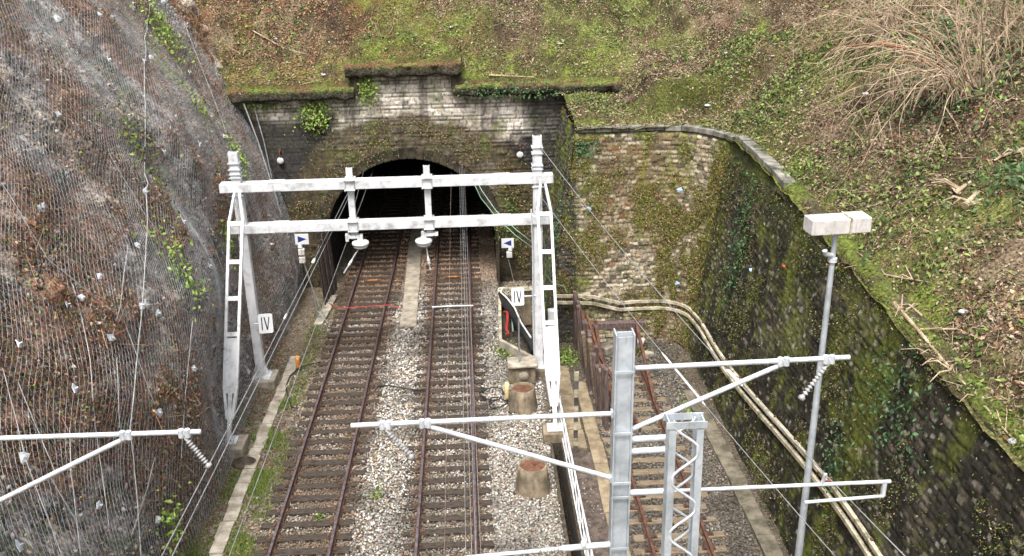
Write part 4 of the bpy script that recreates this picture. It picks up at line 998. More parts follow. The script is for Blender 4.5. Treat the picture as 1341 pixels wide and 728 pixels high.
part(cb, 'plinth', MB().box((2.62, 29.9, .04), (.34, .36, .10)), 'concrete', .01)
bx = block('meter_box', 'small blue grey box on the foot of the mossy wall beside the tunnel', (3.35, 32.6, .75), (.42, .2, .36), mat('blue_grey_box', (.10, .13, .17), (.16, .19, .23), 4, .6, 0, .1), 'box', .01)

t = thing('striped_stake', 'thin stake with black and cream bands beside the white railing', 'stake', (2.80, 24.0, 0))
z = 0.0
for k in range(10):
    h = 2.75 / 10; MB().box((0, 0, .04 + z + h / 2), (.125, .05, h - .002)).build('band', M['yellow' if False else ('conduit' if k % 2 else 'concrete')] if k % 2 else M['dark_band'] if 'dark_band' in M else M['sign_black'], t); z += h
t.rotation_euler = (math.radians(2), 0, 0)

cl = MB(); 
for c, r, zz, ph in (((.42, 27.75), .38, .10, 0), ((.62, 27.1), .30, .12, 1.5)):
    cl.tube([(c[0] + r * math.cos(a + ph) * (1 + .08 * math.sin(3 * a)), c[1] + r * 1.1 * math.sin(a + ph), zz + .04 * math.sin(2 * a)) for a in np.linspace(0, 5.9, 30)], .022, 6)
cl.tube([(.80, 27.7, .12), (1.0, 27.5, .25), (1.05, 27.45, .40)], .02, 6).tube([(-.1, 28.3, .24), (.2, 28.1, .12), (.4, 28.1, .1)], .02, 6)
tag(cl.build('cable_coil', M['black_rubber']), 'loose loops of black cable lying on the ballast', 'cable')
t = thing('marker_peg', 'cream yellow marker peg by the black cable loops', 'peg', (.93, 27.35, 0))
MB().lathe([(0, .72), (.07, .70), (.085, .5), (.08, .22), (.05, .12)][::-1], (0, 0, 0), 12).build('cap', M['yellow'], t); MB().tube([(0, 0, -.05), (0, 0, .25)], .03, 8).build('stem', M['black_rubber'], t)
t = thing('marker_peg', 'orange marker peg on the verge left of the left track', 'peg', (-6.30, 30.1, 0))
MB().lathe([(0, .62), (.06, .61), (.085, .45), (.08, .22), (.06, .16)][::-1], (0, 0, 0), 12).build('cap', M['orange'], t); MB().tube([(0, 0, -.05), (0, 0, .25)], .03, 8).build('stem', M['black_rubber'], t)
cl = MB().tube([(-6.30, 30.2, .1), (-6.5, 29.6, .12), (-6.55, 28.9, .06), (-6.35, 28.2, .07), (-6.1, 27.4, .08), (-5.9, 27.3, .1)], .022, 6).tube([(-6.28, 30.1, .12), (-6.1, 30.3, .14), (-5.6, 30.6, .1)], .018, 6)
tag(cl.build('cable', M['black_rubber']), 'black cable trailing from the orange peg along the verge', 'cable')
cl = MB().tube([(-5.95, 35.9, .12), (-5.6, 35.3, .2), (-5.3, 35.0, .28), (-4.9, 35.0, .30), (-4.0, 35.1, .29), (-3.5, 35.2, .26), (-2.9, 35.1, .12)], .020, 8)
tag(cl.build('hose', M['red']), 'thin red hose laid across the left track before the tunnel', 'hose')
cl = MB().tube([(-1.75, 34.9, .24), (-.9, 34.9, .25), (-.1, 34.9, .24)], .03, 8); tag(cl.build('cross_tie', M['galv_tube']), 'pale steel tie laid across the middle track before the tunnel', 'tie')
cl = MB().tube([(-2.9, 35.1, .12), (-2.3, 34.9, .1), (-1.75, 34.9, .2)], .016, 6); tag(cl.build('cable', M['black_rubber']), 'thin dark cable across the ballast joining the red hose to the middle track', 'cable')
cl = MB().tube([(-3.4, 28.6, .1), (-3.0, 28.5, .16), (-2.5, 28.3, .14), (-2.0, 28.15, .13), (-1.75, 28.1, .2)], .024, 6); tag(cl.build('cable', M['black_rubber']), 'short black cable crossing the pale ballast between the two tracks', 'cable')
for x, y, l in ((-4.42, 38.3, 'orange panel between the rails of the left track at the tunnel mouth'), (-.95, 38.4, 'orange panel between the rails of the middle track at the tunnel mouth')):
    t = thing('track_magnet', l, 'track device', (x, y, .12))
    MB().box((0, 0, 0), (.72, .18, .07)).build('body', M['rust'], t, .01)
    MB().box((0, -.01, .038), (.42, .07, .012)).build('cover', M['orange'], t, .003)
t = thing('cable_drum_cover', 'dark round lid lying in the dirt behind the left strut footing', 'lid', (-6.95, 24.2, .06))
MB().lathe([(0, .05), (.30, .045), (.36, 0), (.34, -.05)][::-1], (0, 0, 0), 20, Matrix.Rotation(.15, 3, 'X') @ Matrix.Diagonal((1, .8, 1))).build('lid', M['dark_soil'], t)

# ---------------------------------------------------------------- old timber screen beside the siding
sc_ = thing('timber_screen', 'leaning row of weathered purple brown timbers at the end of the siding', 'fence', (3.8, 28.5, 0))
yy = 31.7; k = 0
while yy > 25.3:
    wd = random.uniform(.20, .28); h = random.uniform(1.75, 2.25) + (.25 if yy > 30 else 0); x = 3.62 + (31.7 - yy) * .045 + random.uniform(-.05, .05)
    if k not in (4, 9, 12, 16):
        a = Vector((x, yy, random.uniform(-.1, .0))); b = Vector((x - .10 + random.uniform(-.12, .12), yy + random.uniform(-.06, .06), h))
        mb = MB().beam(a, b, wd, .12, (1, 0, 0)); part(sc_, 'timber', mb, 'fence_wood' if k % 5 else 'old_wood', .012)
    yy -= wd + .05; k += 1
part(sc_, 'rail', MB().beam((3.74, 31.8, 1.55), (4.02, 25.6, 1.15), .10, .09), 'rust', .005)
part(sc_, 'rail', MB().beam((3.82, 31.0, 1.0), (4.10, 25.6, .60), .10, .09), 'fence_wood', .005)
bs = thing('buffer_stop', 'rusty buffer stop of bent old rails at the end of the siding', 'buffer stop', (4.93, 30, 0))
for sx in (-.725, .725):
    part(bs, 'raking_rail', MB().beam((4.93 + sx, 26.6, .18), (4.93 + sx, 30.3, 1.30), .10, .12), 'siding_rail', .006)
    part(bs, 'upright', MB().beam((4.93 + sx, 30.3, 0), (4.93 + sx, 30.3, 1.5), .12, .12, (0, 1, 0)), 'rust', .006)
part(bs, 'raking_rail', MB().beam((3.95, 30.9, 1.5), (4.35, 25.9, .15), .09, .12), 'rust', .006)
part(bs, 'raking_rail', MB().beam((4.0, 29.0, 1.1), (4.9, 25.0, .2), .09, .10), 'siding_rail', .006)
part(bs, 'buffer_beam', MB().beam((3.85, 30.35, 1.25), (5.95, 30.35, 1.25), .24, .26, (0, 1, 0)), 'fence_wood', .012)
# loose blocks of stone at the foot of the wall
for i, (x, y, d, rz, lab, m) in enumerate(((5.15, 30.9, (.62, .42, .35), .2, 'yellowish block of stone at the foot of the curved wall, by the buffer stop', 'yellow'), (5.75, 31.2, (.7, .5, .25), -.3, 'flat pale slab of stone at the foot of the wall, right of the yellowish block', 'pane_grey'), (4.75, 30.75, (.55, .45, .3), .5, 'grey block of stone left of the yellowish block at the wall foot', 'concrete'), (6.1, 30.2, (.5, .35, .2), .9, 'small pale stone slab on the ground nearest the curved corner', 'pale_concrete'))):
    mb = MB(); mb.box((0, 0, d[2] / 2), d, Matrix.Rotation(rz, 3, 'Z'), jit=.06); o = mb.build('stone_block', M['stone_y'] if m == 'yellow' and 'stone_y' in M else M['ochre_slab' if m == 'yellow' else m], None, .04); o.location = (x, y, 0); tag(o, lab, 'stone')
# dark boards leaning on the left jamb
ts = thing('jamb_boards', 'upright dark brown boards against the left side of the tunnel mouth', 'boards', (-6.0, 37.3, 0))
for k in range(7):
    y = 37.75 - k * .30; x = -6.02 - k * .035
    part(ts, 'board', MB().beam((x + .10, y, 0), (x - .05, y, 3.3 - k * .16), .24, .05, (1, 0, 0)), 'fence_wood' if k % 2 else 'dark_wood', .006)
jb = thing('jamb_boards', 'upright black boards against the right side of the tunnel mouth', 'boards', (1.05, 37.4, 0))
for k in range(3): part(jb, 'board', MB().beam((1.02, 37.75 - k * .28, 0), (1.05, 37.75 - k * .28, 2.2), .24, .05, (1, 0, 0)), 'dark_wood', .006)

# ---------------------------------------------------------------- twin conduits along the wing and the long wall
cd = thing('wall_conduit', 'pair of cream conduits running along the mossy wall and round its corner', 'conduit', (5, 31.7, 1.6))
def wall_pt(s_, z, o_=.09):
    i = int(np.searchsorted(S, s_)); t = z / WTOP[i]; d = 1.15 * (1 - t) + o_
    return Vector((TP[i][0] + nb[i][0] * d, TP[i][1] + nb[i][1] * d, z))
runs = [(2.9, 31.55, 1.95), (3.6, 31.60, 1.90), (4.3, 31.70, 1.80), (5.3, 31.72, 1.50)]
for j, dz in enumerate((0, -.26)):
    pts = [Vector((a, b - .02, c + dz)) for a, b, c in runs]
    for s_ in np.arange(7.3, 34, .5): pts.append(wall_pt(s_, (1.50 + .15 * sstep(11, 13, s_) + 1.15 * sstep(14, 26, s_)) + dz))
    i0 = 0
    while i0 < len(pts) - 1:                                   # separate lengths of trunking
        i1 = min(i0 + (1 if i0 < 4 else 4), len(pts) - 1); mb = MB()
        for a, b in zip(pts[i0:i1], pts[i0 + 1:i1 + 1]):
            if (b - a).length > .05: mb.beam(a + (b - a) * .006, b, .09, .11)
        part(cd, 'trunking', mb, 'conduit', .006); i0 = i1
for a, b, c in runs: part(cd, 'bracket', MB().box((a, b + .06, c - .13), (.06, .12, .50)), 'rust')
for s_ in np.arange(8.3, 33, 1.5): part(cd, 'bracket', MB().box(wall_pt(s_, (1.37 + .15 * sstep(11, 13, s_) + 1.15 * sstep(14, 26, s_)), .05), (.06, .06, .46)), 'rust')

# ---------------------------------------------------------------- overhead wires
def sagwire(name, label, a, b, sag, r=.009, m='wire', n=26, group=None, extra=None):
    a = Vector(a); b = Vector(b); pts = []
    for k in range(n + 1):
        t = k / n; p = a.lerp(b, t); p.z -= 4 * sag * t * (1 - t); pts.append(p)
    t_ = thing(name, label, 'wire', a, group)
    o = MB().tube(pts, r, 6).build('strand', M[m]); rel(t_, o)
    if extra:
        for e in extra:
            p = a.lerp(b, e[0]); p.z -= 4 * sag * e[0] * (1 - e[0]); q = a.lerp(b, e[1]); q.z -= 4 * sag * e[1] * (1 - e[1])
            o = MB().tube([p, p.lerp(q, .1), p.lerp(q, .9), q], [r, e[2], e[2], r], 8).build('insulator_sleeve', M['insulator']); rel(t_, o)
    return t_
sagwire('contact_wire', 'thin brownish contact wire above the middle track, left of the bundle of wires', (-.62, 4, 5.0), (-.95, 60, 4.9), .05, .007, 'copper')
for k, (x0, x1, z, nm) in enumerate(((-.24, -.62, 5.35, 'leftmost of the pale bundled wires above the middle track'), (-.13, -.58, 5.55, 'second from left of the pale bundled wires above the middle track'), (-.06, -.54, 5.5, 'third from left of the pale bundled wires above the middle track'), (.03, -.50, 5.3, 'rightmost of the pale bundled wires above the middle track'))):
    sagwire('overhead_wire', nm, (x0, 4, z + .12), (x1, 60, z - .3), .10, .006 + .001 * (k == 1), 'wire', 26, 'pale wires bundled above the middle track')
sagwire('overhead_wire', 'upper pale wire of the pair above the left verge, nearer the rock', (-5.55, 4, 5.5), (-4.3, 60, 4.7), .25, .012, 'wire', 30, None, [(.345, .352, .03), (.425, .432, .05)])
sagwire('overhead_wire', 'lower pale wire of the pair above the left verge, nearer the track', (-5.40, 4, 5.4), (-4.15, 60, 4.8), .20, .011, 'wire')
sagwire('overhead_wire', 'thin wire above the left rail of the left track', (-4.35, 4, 5.2), (-3.95, 60, 4.9), .12, .008, 'wire')
sagwire('overhead_wire', 'slack wire from the left gantry post into the tunnel', (-4.05, 29.3, 5.5), (-5.3, 60, 5.0), .3, .008, 'wire')
sagwire('stay_wire', 'upper stay wire from the right gantry mast out over the long wall', (2.2, 29.3, 8.05), (6.90, 11.6, 5.3), .35, .010, 'wire', 26, None, [(.655, .69, .045)])
sagwire('stay_wire', 'lower stay wire from the right gantry mast with a long white insulator', (2.25, 29.3, 6.35), (7.25, 14.2, 2.9), .25, .010, 'wire', 26, None, [(.50, .635, .03)])
sagwire('stay_wire', 'thin wire beside the right gantry mast reaching the mossy wing wall', (2.3, 29.3, 6.6), (4.4, 31.6, 1.9), .05, .007, 'wire')
cl = MB().tube([(.1, 37.85, 4.8), (.4, 36.5, 4.55), (.9, 34, 4.45), (1.5, 31.5, 4.55), (1.98, 29.6, 4.70)], .016, 6)
tag(cl.build('cable', M['green_cable']), 'upper of two green cables looping from the tunnel to the right gantry mast', 'cable')
cl = MB().tube([(.05, 37.85, 4.6), (.35, 36.5, 4.25), (.9, 34, 4.2), (1.5, 31.5, 4.32), (1.98, 29.6, 4.52)], .014, 6)
tag(cl.build('cable', M['green_cable']), 'lower of two green cables looping from the tunnel to the right gantry mast', 'cable')
cl = MB().tube([(2.42, 30.5, 4.4), (2.55, 31.0, 3.4), (2.5, 31.4, 2.9), (2.75, 31.4, 2.55), (3.2, 31.45, 2.35), (3.3, 31.5, 2.1)], .018, 6)
tag(cl.build('cable', M['green_cable']), 'pale green cable hanging right of the right gantry mast down to the wall conduit', 'cable')
cl = MB().tube([(2.0, 29.5, 5.2), (1.85, 31, 2.2), (1.65, 34, .9), (1.45, 37.3, 1.25)], .010, 6)
tag(cl.build('cable', M['wire']), 'thin slack lead from the right gantry mast to the triangle marker', 'cable')
tag(MB().tube([(2.0 - .10, 29.2, 6.0), (1.94, 29.22, 4.5), (1.93, 29.22, 2.0), (1.96, 29.25, .5)], .025, 8).build('conduit_pipe', M['galv_tube']), 'thin pale pipe running down the left face of the right gantry mast', 'pipe')
tag(MB().tube([(-8.95, 37.6, 8.5), (-8.4, 37.4, 6.5), (-8.0, 37.3, 4.6), (-7.75, 37.0, 3.6)], .03, 6).build('net_edge_cable', M['rope']), 'pale edge cable of the rock net beside the headwall', 'cable')
tag(MB().tube([(-8.55, 37.8, 8.15), (-8.25, 37.7, 6.5), (-8.05, 37.6, 4.6), (-7.9, 37.5, 4.0)], .022, 6).build('cable', M['rope']), 'pale cable hanging from the left cornice down the black wall', 'cable')
for k, (y, z) in enumerate(((52, 4.6), (62, 4.5), (78, 4.2))):
    t = thing('tunnel_lamp', ('nearest', 'middle', 'farthest')[k] + ' of the small lamps glowing inside the tunnel', 'lamp', (-2.45 - .02 * k, y, z)); t['category'] = 'lamp'
    MB().box((0, 0, 0), (.10, .06, .12)).build('lens', M['lamp_on'], t); MB().box((0, 0, .08), (.14, .10, .03)).build('hood', M['rust'], t)
    MB().tube([(0, 0, .09), (0, 0, max(.12, AS + AR - z - .02))], .012, 6).build('hanger', M['rust'], t)
# ================================================================ NET, PLATES, VEGETATION
# hexagonal wire net hung over the rock (a real mesh of thin wires)
pa, pb = .13, .17
ny = int((38.4 - 9) / pa); nz = int(16.2 / pb)
I, J = np.meshgrid(np.arange(ny), np.arange(nz), indexing='ij')
def netp(Y, Z): return np.stack([net_x(Y, Z), Y, Z], -1)
Yc = 9 + (I + .5 * (J % 2)) * pa; Zc = .05 + J * pb
Yc = Yc + (fbm(Yc * .8, Zc * .8, 301, 2) - .5) * .5
A = netp(Yc, Zc); B = netp(Yc, Zc + pb * .70)                      # twisted upright
up0 = (I >= 1) & (I < ny - 1) & (J < nz - 1)
def shift(Mx, di, dj):
    return np.roll(np.roll(Mx, -di, 0), -dj, 1)
odd = (J % 2)
An = np.where(odd[..., None] == 1, shift(A, 1, 1), shift(A, 0, 1)); Am = np.where(odd[..., None] == 1, shift(A, 0, 1), shift(A, -1, 1))
E0 = np.concatenate([A[up0], B[up0], B[up0]]); E1 = np.concatenate([B[up0], An[up0], Am[up0]])
keepn = E0[:, 0] > -15
E0 = E0[keepn]; E1 = E1[keepn]; D = E1 - E0; L = np.linalg.norm(D, axis=1)
r = np.where(np.arange(len(keepn))[keepn] < up0.sum(), .0030, .0026)
V, F = sticks(E0, D, L, r)
# the taut upright strands between the mesh panels
yy_, zz_ = np.meshgrid(np.arange(-8, 38.3, .17), np.arange(.05, 14.5, .30), indexing='ij')
yj = yy_ + .075 * zz_ ** 2 + (fbm(yy_ * .8, zz_ * .5, 302, 2) - .5) * .5
a_ = netp(yj[:, :-1], zz_[:, :-1]).reshape(-1, 3); b_ = netp(yj[:, 1:], zz_[:, 1:]).reshape(-1, 3); kk = (a_[:, 0] > -15) & (b_[:, 1] < 38.4) & (a_[:, 1] > 8.5); a_ = a_[kk]; b_ = b_[kk]
V2, F2 = sticks(a_, b_ - a_, np.linalg.norm(b_ - a_, axis=1), np.full(len(a_), .0055))
net = thing('rock_net', 'grey steel rockfall netting draped over the whole rock face at the left', 'netting', (-8, 22, 0))
o = np_mesh('wire_mesh', V, F, M['net']); rel(net, o)
o = np_mesh('upright_strands', V2, F2, M['net']); rel(net, o)
def netrope(pts, r, lab):
    P_ = []
    for (a, b) in zip(pts[:-1], pts[1:]):
        k = max(int(math.dist(a, b) / .3), 1)
        for t in range(k): P_.append((a[0] + (b[0] - a[0]) * t / k, a[1] + (b[1] - a[1]) * t / k))
    P_.append(pts[-1]); P_ = np.array(P_)
    Pw = [(float(net_x(p[0], p[1])) + .04, p[0], p[1]) for p in P_]
    o = MB().tube(Pw, r, 6).build('tie_cable', M['rope']); rel(net, o)
for k, pts in enumerate(NET_ROPES): netrope(pts, .015 if k < 1 else .010, '')
# anchor plates
def anchor(label):
    t = thing('anchor_plate', label, 'anchor plate', (0, 0, 0), 'small zinc anchor plates pinning the rock net')
    o = MB()
    n = 5; top = [(.13 * math.cos(2 * math.pi * k / n) * random.uniform(.5, 1.25), .14 * math.sin(2 * math.pi * k / n) * random.uniform(.5, 1.3)) for k in range(n)]
    vs = [(.0, a, b) for a, b in top] + [(.015, a * .96, b * .96) for a, b in top] + [(.035, 0, 0)]
    o.add(vs, [(k, (k + 1) % n, n + (k + 1) % n, n + k) for k in range(n)] + [(n + k, n + (k + 1) % n, 2 * n) for k in range(n)])
    o.build('plate', M['plate'], t)
    MB().tube([(.03, 0, 0), (.085, 0, .0)], .02, 6).build('bolt', M['galv_tube'], t)
    return t
lab = 'small zinc anchor plate pinning the grey net to the rock'
pr0 = [anchor(lab) for _ in range(4)]
for k, (y, z) in enumerate(PLATES):
    t = pr0[k] if k < 4 else copy_tree(pr0[k % 4])
    z = max(z, .4); t.location = (float(net_x(y, z)) + .03, y, z); t.rotation_euler = (random.uniform(-1.5, 1.5), random.uniform(-.5, -.1), random.uniform(-.7, .5)); s_ = random.uniform(.7, 1.05); t.scale = (1, s_, s_)

def uv_on(f, n, a0, a1, b0, b1, dens):
    a = RNG.uniform(a0, a1, n); b = RNG.uniform(b0, b1, n); k = RNG.random(n) < dens(a, b); return a[k], b[k]
BROWN = [[.16, .10, .06], [.24, .17, .11], [.10, .065, .04], [.33, .25, .17], [.20, .10, .05], [.07, .05, .035]]
GREEN = [[.06, .10, .02], [.10, .15, .03], [.15, .20, .05], [.04, .07, .02], [.20, .24, .07]]
RUST = [[.25, .10, .05], [.32, .16, .08], [.17, .07, .04], [.38, .24, .15], [.12, .06, .04]]

# cliff litter and plants
Yp, Zp = uv_on(None, 260000, 10, 40, 0, 14, lambda Y, z: .12 + .55 * sstep(.49, .58, fbm(Y * .35, z * .35, 101, 4)))
Xp = cliff_x(Yp, Zp) + RNG.uniform(.0, .16, len(Yp)); P = np.stack([Xp, Yp, Zp], 1); N = np.tile([1., -.15, .3], (len(P), 1))
g = RNG.random(len(P)) < .22; c = np.where(g[:, None], palette(len(P), GREEN), palette(len(P), RUST + BROWN[:3]))
o = leaves('rock_leaf_litter', P, N, RNG.uniform(.03, .11, len(P)), c, M['leaf_col'], .9, None, .6); o['kind'] = 'stuff'; tag(o, 'rusty dead leaves and bracken caught on the rock behind the net', 'leaf litter')
Yp, Zp = uv_on(None, 26000, 10, 39, .1, 13, lambda Y, z: .25 + .5 * sstep(.5, .6, fbm(Y * .6 + 9, z * .6, 104, 3)))
nq = len(Yp); q_, _ = np.linalg.qr(RNG.normal(0, 1, (nq, 3, 3))); oc = np.array([[1, 0, 0], [-1, 0, 0], [0, 1, 0], [0, -1, 0], [0, 0, 1], [0, 0, -1]], float) + RNG.normal(0, .22, (nq, 6, 3))
V = np.einsum('nij,nkj->nki', q_, oc * [1.2, .9, .6]) * (RNG.uniform(.02, .07, nq) ** 1.0)[:, None, None] + np.stack([cliff_x(Yp, Zp) + .04, Yp, Zp], 1)[:, None]
o = np_mesh('rock_fragments', V.reshape(-1, 3), ((np.arange(nq) * 6)[:, None, None] + F8[None]).reshape(-1, 3), M['ballast_col'], None, np.repeat(palette(nq, [[.30, .28, .26], [.48, .45, .41], [.16, .155, .15], [.07, .07, .07], [.38, .31, .24]]), 6, 0)); o['kind'] = 'stuff'; tag(o, 'broken grey and pale rock fragments on the face behind the net', 'rock')
# broken stalks
Yp, Zp = uv_on(None, 16000, 10, 40, .2, 14, lambda Y, z: .15 + .6 * sstep(.48, .57, fbm(Y * .35, z * .35, 101, 4)))
P = np.stack([cliff_x(Yp, Zp) + .05, Yp, Zp], 1); D = RNG.normal(0, 1, (len(P), 3)) * [.3, .8, 1.0]; D[:, 2] -= .6
V, F = sticks(P, D, RNG.uniform(.2, .8, len(P)), RNG.uniform(.004, .011, len(P)))
o = np_mesh('rock_dead_stalks', V, F, M['leaf_col'], None, np.repeat(palette(len(P), RUST + [[.40, .30, .2]]), 6, 0)); o['kind'] = 'stuff'; tag(o, 'brown dead stalks hanging on the rock behind the net', 'stalks')
# green plants on the rock
def clump(name, label, cat, centre, rad, n, cols, size, spread=.9, flat=None, group=None):
    c = np.array(centre); P = c + RNG.normal(0, 1, (n, 3)) * np.array(rad) * .5
    if flat is not None: P = flat(P)
    o = leaves(name, P - c, np.tile([.0, -.6, .7], (n, 1)), RNG.uniform(size * .6, size * 1.3, n), palette(n, cols), M['leaf_col'], spread)
    o.location = centre; return tag(o, label, cat, group)
YG = [[.16, .24, .04], [.22, .32, .06], [.10, .17, .03], [.28, .36, .10]]
def onc(P): P[:, 0] = cliff_x(P[:, 1], P[:, 2]) + RNG.uniform(.15, .45, len(P)); return P
for (y, z, ry, rz, n, lab) in ((35.6, 11.2, 1.1, 1.2, 420, 'bright green leafy plant high on the netted rock'), (34.6, 6.9, .8, 1.0, 160, 'small green plant halfway up the netted rock near the headwall'), (30.5, 4.9, .6, .8, 130, 'small green plant on the rock behind the left gantry mast'), (24.5, 6.3, .9, 1.4, 260, 'loose green ivy on the middle of the netted rock'), (33.3, 9.6, .5, 1.6, 180, 'sparse green stems high on the rock right of the tie cable'), (19.2, 1.6, .9, .8, 160, 'low green plant near the foot of the rock at the bottom left'), (26.6, 9.0, 1.2, 1.4, 260, 'patch of dark ivy high in the netted rock')):
    clump('rock_plant', lab, 'plant', (float(cliff_x(y, z)) + .25, y, z), (.3, ry, rz), n, YG if 'green' in lab[:14] else GREEN, .13, .9, onc)

# hillside litter
def hill_n(X, Y):
    e = .15; zx = (hill_z(X + e, Y) - hill_z(X - e, Y)) / (2 * e); zy = (hill_z(X, Y + e) - hill_z(X, Y - e)) / (2 * e)
    return np.stack([-zx, -zy, np.ones_like(zx)], 1)
def hill_pts(n, dens):
    X = np.concatenate([RNG.uniform(-14, 26, n // 2), RNG.uniform(8.8, 22, n - n // 2)]); Y = np.concatenate([RNG.uniform(32, 50, n // 2), RNG.uniform(8, 40, n - n // 2)])
    k = inside_hill(X, Y) & (RNG.random(n) < dens(X, Y)); k &= ~((Y < 39.0) & (X < 6) & (X > -12) & (Y > 38) & False)
    return X[k], Y[k]
def moss_f(X, Y):
    n1 = fbm(X * .45, Y * .45, 81, 4); n3 = fbm(X * .2 + 5, Y * .2, 83, 3); return sstep(.44, .56, n1 * .6 + n3 * .4)
X, Y = hill_pts(520000, lambda X, Y: (.12 + .88 * sstep(.38, .56, fbm(X * 1.1, Y * 1.1, 401, 4))) * (1 - .35 * moss_f(X, Y)))
P = np.stack([X, Y, hill_z(X, Y) + RNG.uniform(.0, .07, len(X))], 1); N = hill_n(X, Y)
g = RNG.random(len(P)) < (.13 + .38 * moss_f(X, Y)); left = (sstep(3, -5, X) * (Y > 38))[:, None]
cb = palette(len(P), BROWN + [[.36, .29, .21], [.28, .22, .16]], None, .3); cr = palette(len(P), RUST); cb = np.where(RNG.random((len(P), 1)) < left * .75, cr, cb)
c = np.where(g[:, None], palette(len(P), GREEN), cb)
o = leaves('leaf_litter', P, N, RNG.uniform(.05, .135, len(P)), c, M['leaf_col'], .55); o['kind'] = 'stuff'; tag(o, 'brown fallen leaves and small green weeds covering the hillside', 'leaf litter')
# grass and moss tufts along the wall tops and cornices
def tufts(name, lab, X, Y, Z, h, cols, lean=.5):
    D = RNG.normal(0, lean, (len(X), 3)); D[:, 2] = np.abs(D[:, 2]) + .7
    V, F = sticks(np.stack([X, Y, Z], 1), D, RNG.uniform(.4, 1.2, len(X)) * h, RNG.uniform(.004, .010, len(X)))
    o = np_mesh(name, V, F, M['leaf_col'], None, np.repeat(palette(len(X), cols), 6, 0)); o['kind'] = 'stuff'; tag(o, lab, 'grass'); return o
GR = [[.11, .135, .03], [.16, .19, .045], [.07, .095, .02], [.24, .23, .10], [.22, .16, .08], [.16, .11, .06]]
X, Y = hill_pts(190000, lambda X, Y: .05 * moss_f(X, Y) + .6 * np.exp(-((X - 9.15) / .45) ** 2) * (Y < 31) + .6 * np.exp(-((Y - 33.4) / .5) ** 2) * (X < 9.5) + .5 * np.exp(-((Y - 38.9) / .7) ** 2) * (X < 6.5))
tufts('hillside_grass', 'short yellow green grass and moss along the tops of the walls', X, Y, hill_z(X, Y), .14, GR, .6)
X = RNG.uniform(-11, 5.8, 16000); Y = RNG.uniform(37.75, 38.7, len(X)); k = RNG.random(len(X)) < sstep(.4, .55, fbm(X * 1.2, Y * 3, 204, 3)) * .8 + .1; X = X[k]; Y = Y[k]
Z = np.where((X > -4.6) & (X < -.4), 9.44, 8.56) + (Y - 37.9) * .15
tufts('cornice_grass', 'bright grass and moss growing on the cornices of the headwall', X, Y, Z, .15, GR, .7)
# dead twigs
X, Y = hill_pts(15000, lambda X, Y: .25 + .6 * sstep(.5, .62, fbm(X * .5, Y * .5, 411, 3)))
D = RNG.normal(0, 1, (len(X), 3)); N = hill_n(X, Y); N /= np.linalg.norm(N, axis=1, keepdims=True); D -= N * np.sum(D * N, 1, keepdims=True) * .85
V, F = sticks(np.stack([X, Y, hill_z(X, Y) + .04], 1), D, RNG.uniform(.12, .6, len(X)), RNG.uniform(.004, .014, len(X)))
o = np_mesh('dead_twigs', V, F, M['leaf_col'], None, np.repeat(palette(len(X), [[.36, .27, .18], [.46, .36, .25], [.22, .14, .09], [.15, .10, .07]]), 6, 0)); o['kind'] = 'stuff'; tag(o, 'pale dead twigs scattered over the hillside', 'twigs')
# crumbs of soil, bark and chips
X, Y = hill_pts(420000, lambda X, Y: .25 + .6 * sstep(.42, .56, fbm(X * 1.4, Y * 1.4, 461, 4)))
P = np.stack([X, Y, hill_z(X, Y) + RNG.uniform(.0, .05, len(X))], 1)
mo = moss_f(X, Y)[:, None] * .6
c = np.where(RNG.random((len(P), 1)) < mo, palette(len(P), [[.10, .13, .02], [.16, .19, .03], [.06, .08, .015], [.22, .24, .06]]), palette(len(P), [[.05, .035, .022], [.10, .07, .045], [.19, .14, .09], [.34, .28, .20], [.03, .022, .015], [.13, .075, .04]]))
o = leaves('forest_debris', P, hill_n(X, Y), RNG.uniform(.018, .06, len(P)), c, M['leaf_col'], .9); o['kind'] = 'stuff'; tag(o, 'crumbs of bark, soil and moss over the hillside', 'debris')
# tangles of dead bramble and bracken
X, Y = hill_pts(26000, lambda X, Y: .9 * sstep(.55, .66, fbm(X * .55 + 7, Y * .55, 451, 3)) * (X > 9.6) + .8 * sstep(.5, .6, fbm(X * .55, Y * .55, 452, 3)) * (Y > 39.2) * (X < 9))
nA = len(X); Pk = np.stack([X, Y, hill_z(X, Y) + .02], 1); dk = RNG.normal(0, .6, (nA, 3)); dk[:, 2] = RNG.uniform(.3, 1.0, nA); Vs = []; Fs = []; cnt = 0
Lk = RNG.uniform(.08, .26, nA); ck = palette(nA, [[.34, .25, .17], [.46, .36, .26], [.22, .13, .08], [.30, .15, .08], [.14, .10, .07]])
for q in range(5):
    Vq, Fq = sticks(Pk, dk, Lk, np.full(nA, .0085 - .0013 * q)); Vs.append(Vq); Fs.append(Fq + cnt); cnt += len(Vq)
    dk = dk / np.linalg.norm(dk, axis=1, keepdims=True); Pk = Pk + dk * Lk[:, None]; dk = dk + RNG.normal(0, .22, (nA, 3)); dk[:, 2] -= .33
o = np_mesh('bramble_tangle', np.vstack(Vs), np.vstack(Fs), M['leaf_col'], None, np.tile(np.repeat(ck, 6, 0), (5, 1))); o['kind'] = 'stuff'; tag(o, 'tangled dead bramble and bracken stems arching over the hillside', 'brambles')
# low shrubs and weeds on the slope (broader leaves in patches)
X, Y = hill_pts(110000, lambda X, Y: .75 * sstep(.53, .64, fbm(X * .7 + 3, Y * .7, 421, 3)))
P = np.stack([X, Y, hill_z(X, Y) + RNG.uniform(.03, .28, len(X))], 1)
o = leaves('slope_weeds', P, hill_n(X, Y), RNG.uniform(.07, .17, len(P)), palette(len(P), GREEN + [[.05, .08, .03], [.22, .27, .09]]), M['leaf_col'], .6); o['kind'] = 'stuff'; tag(o, 'patches of low green weeds and brambles on the hillside', 'weeds')

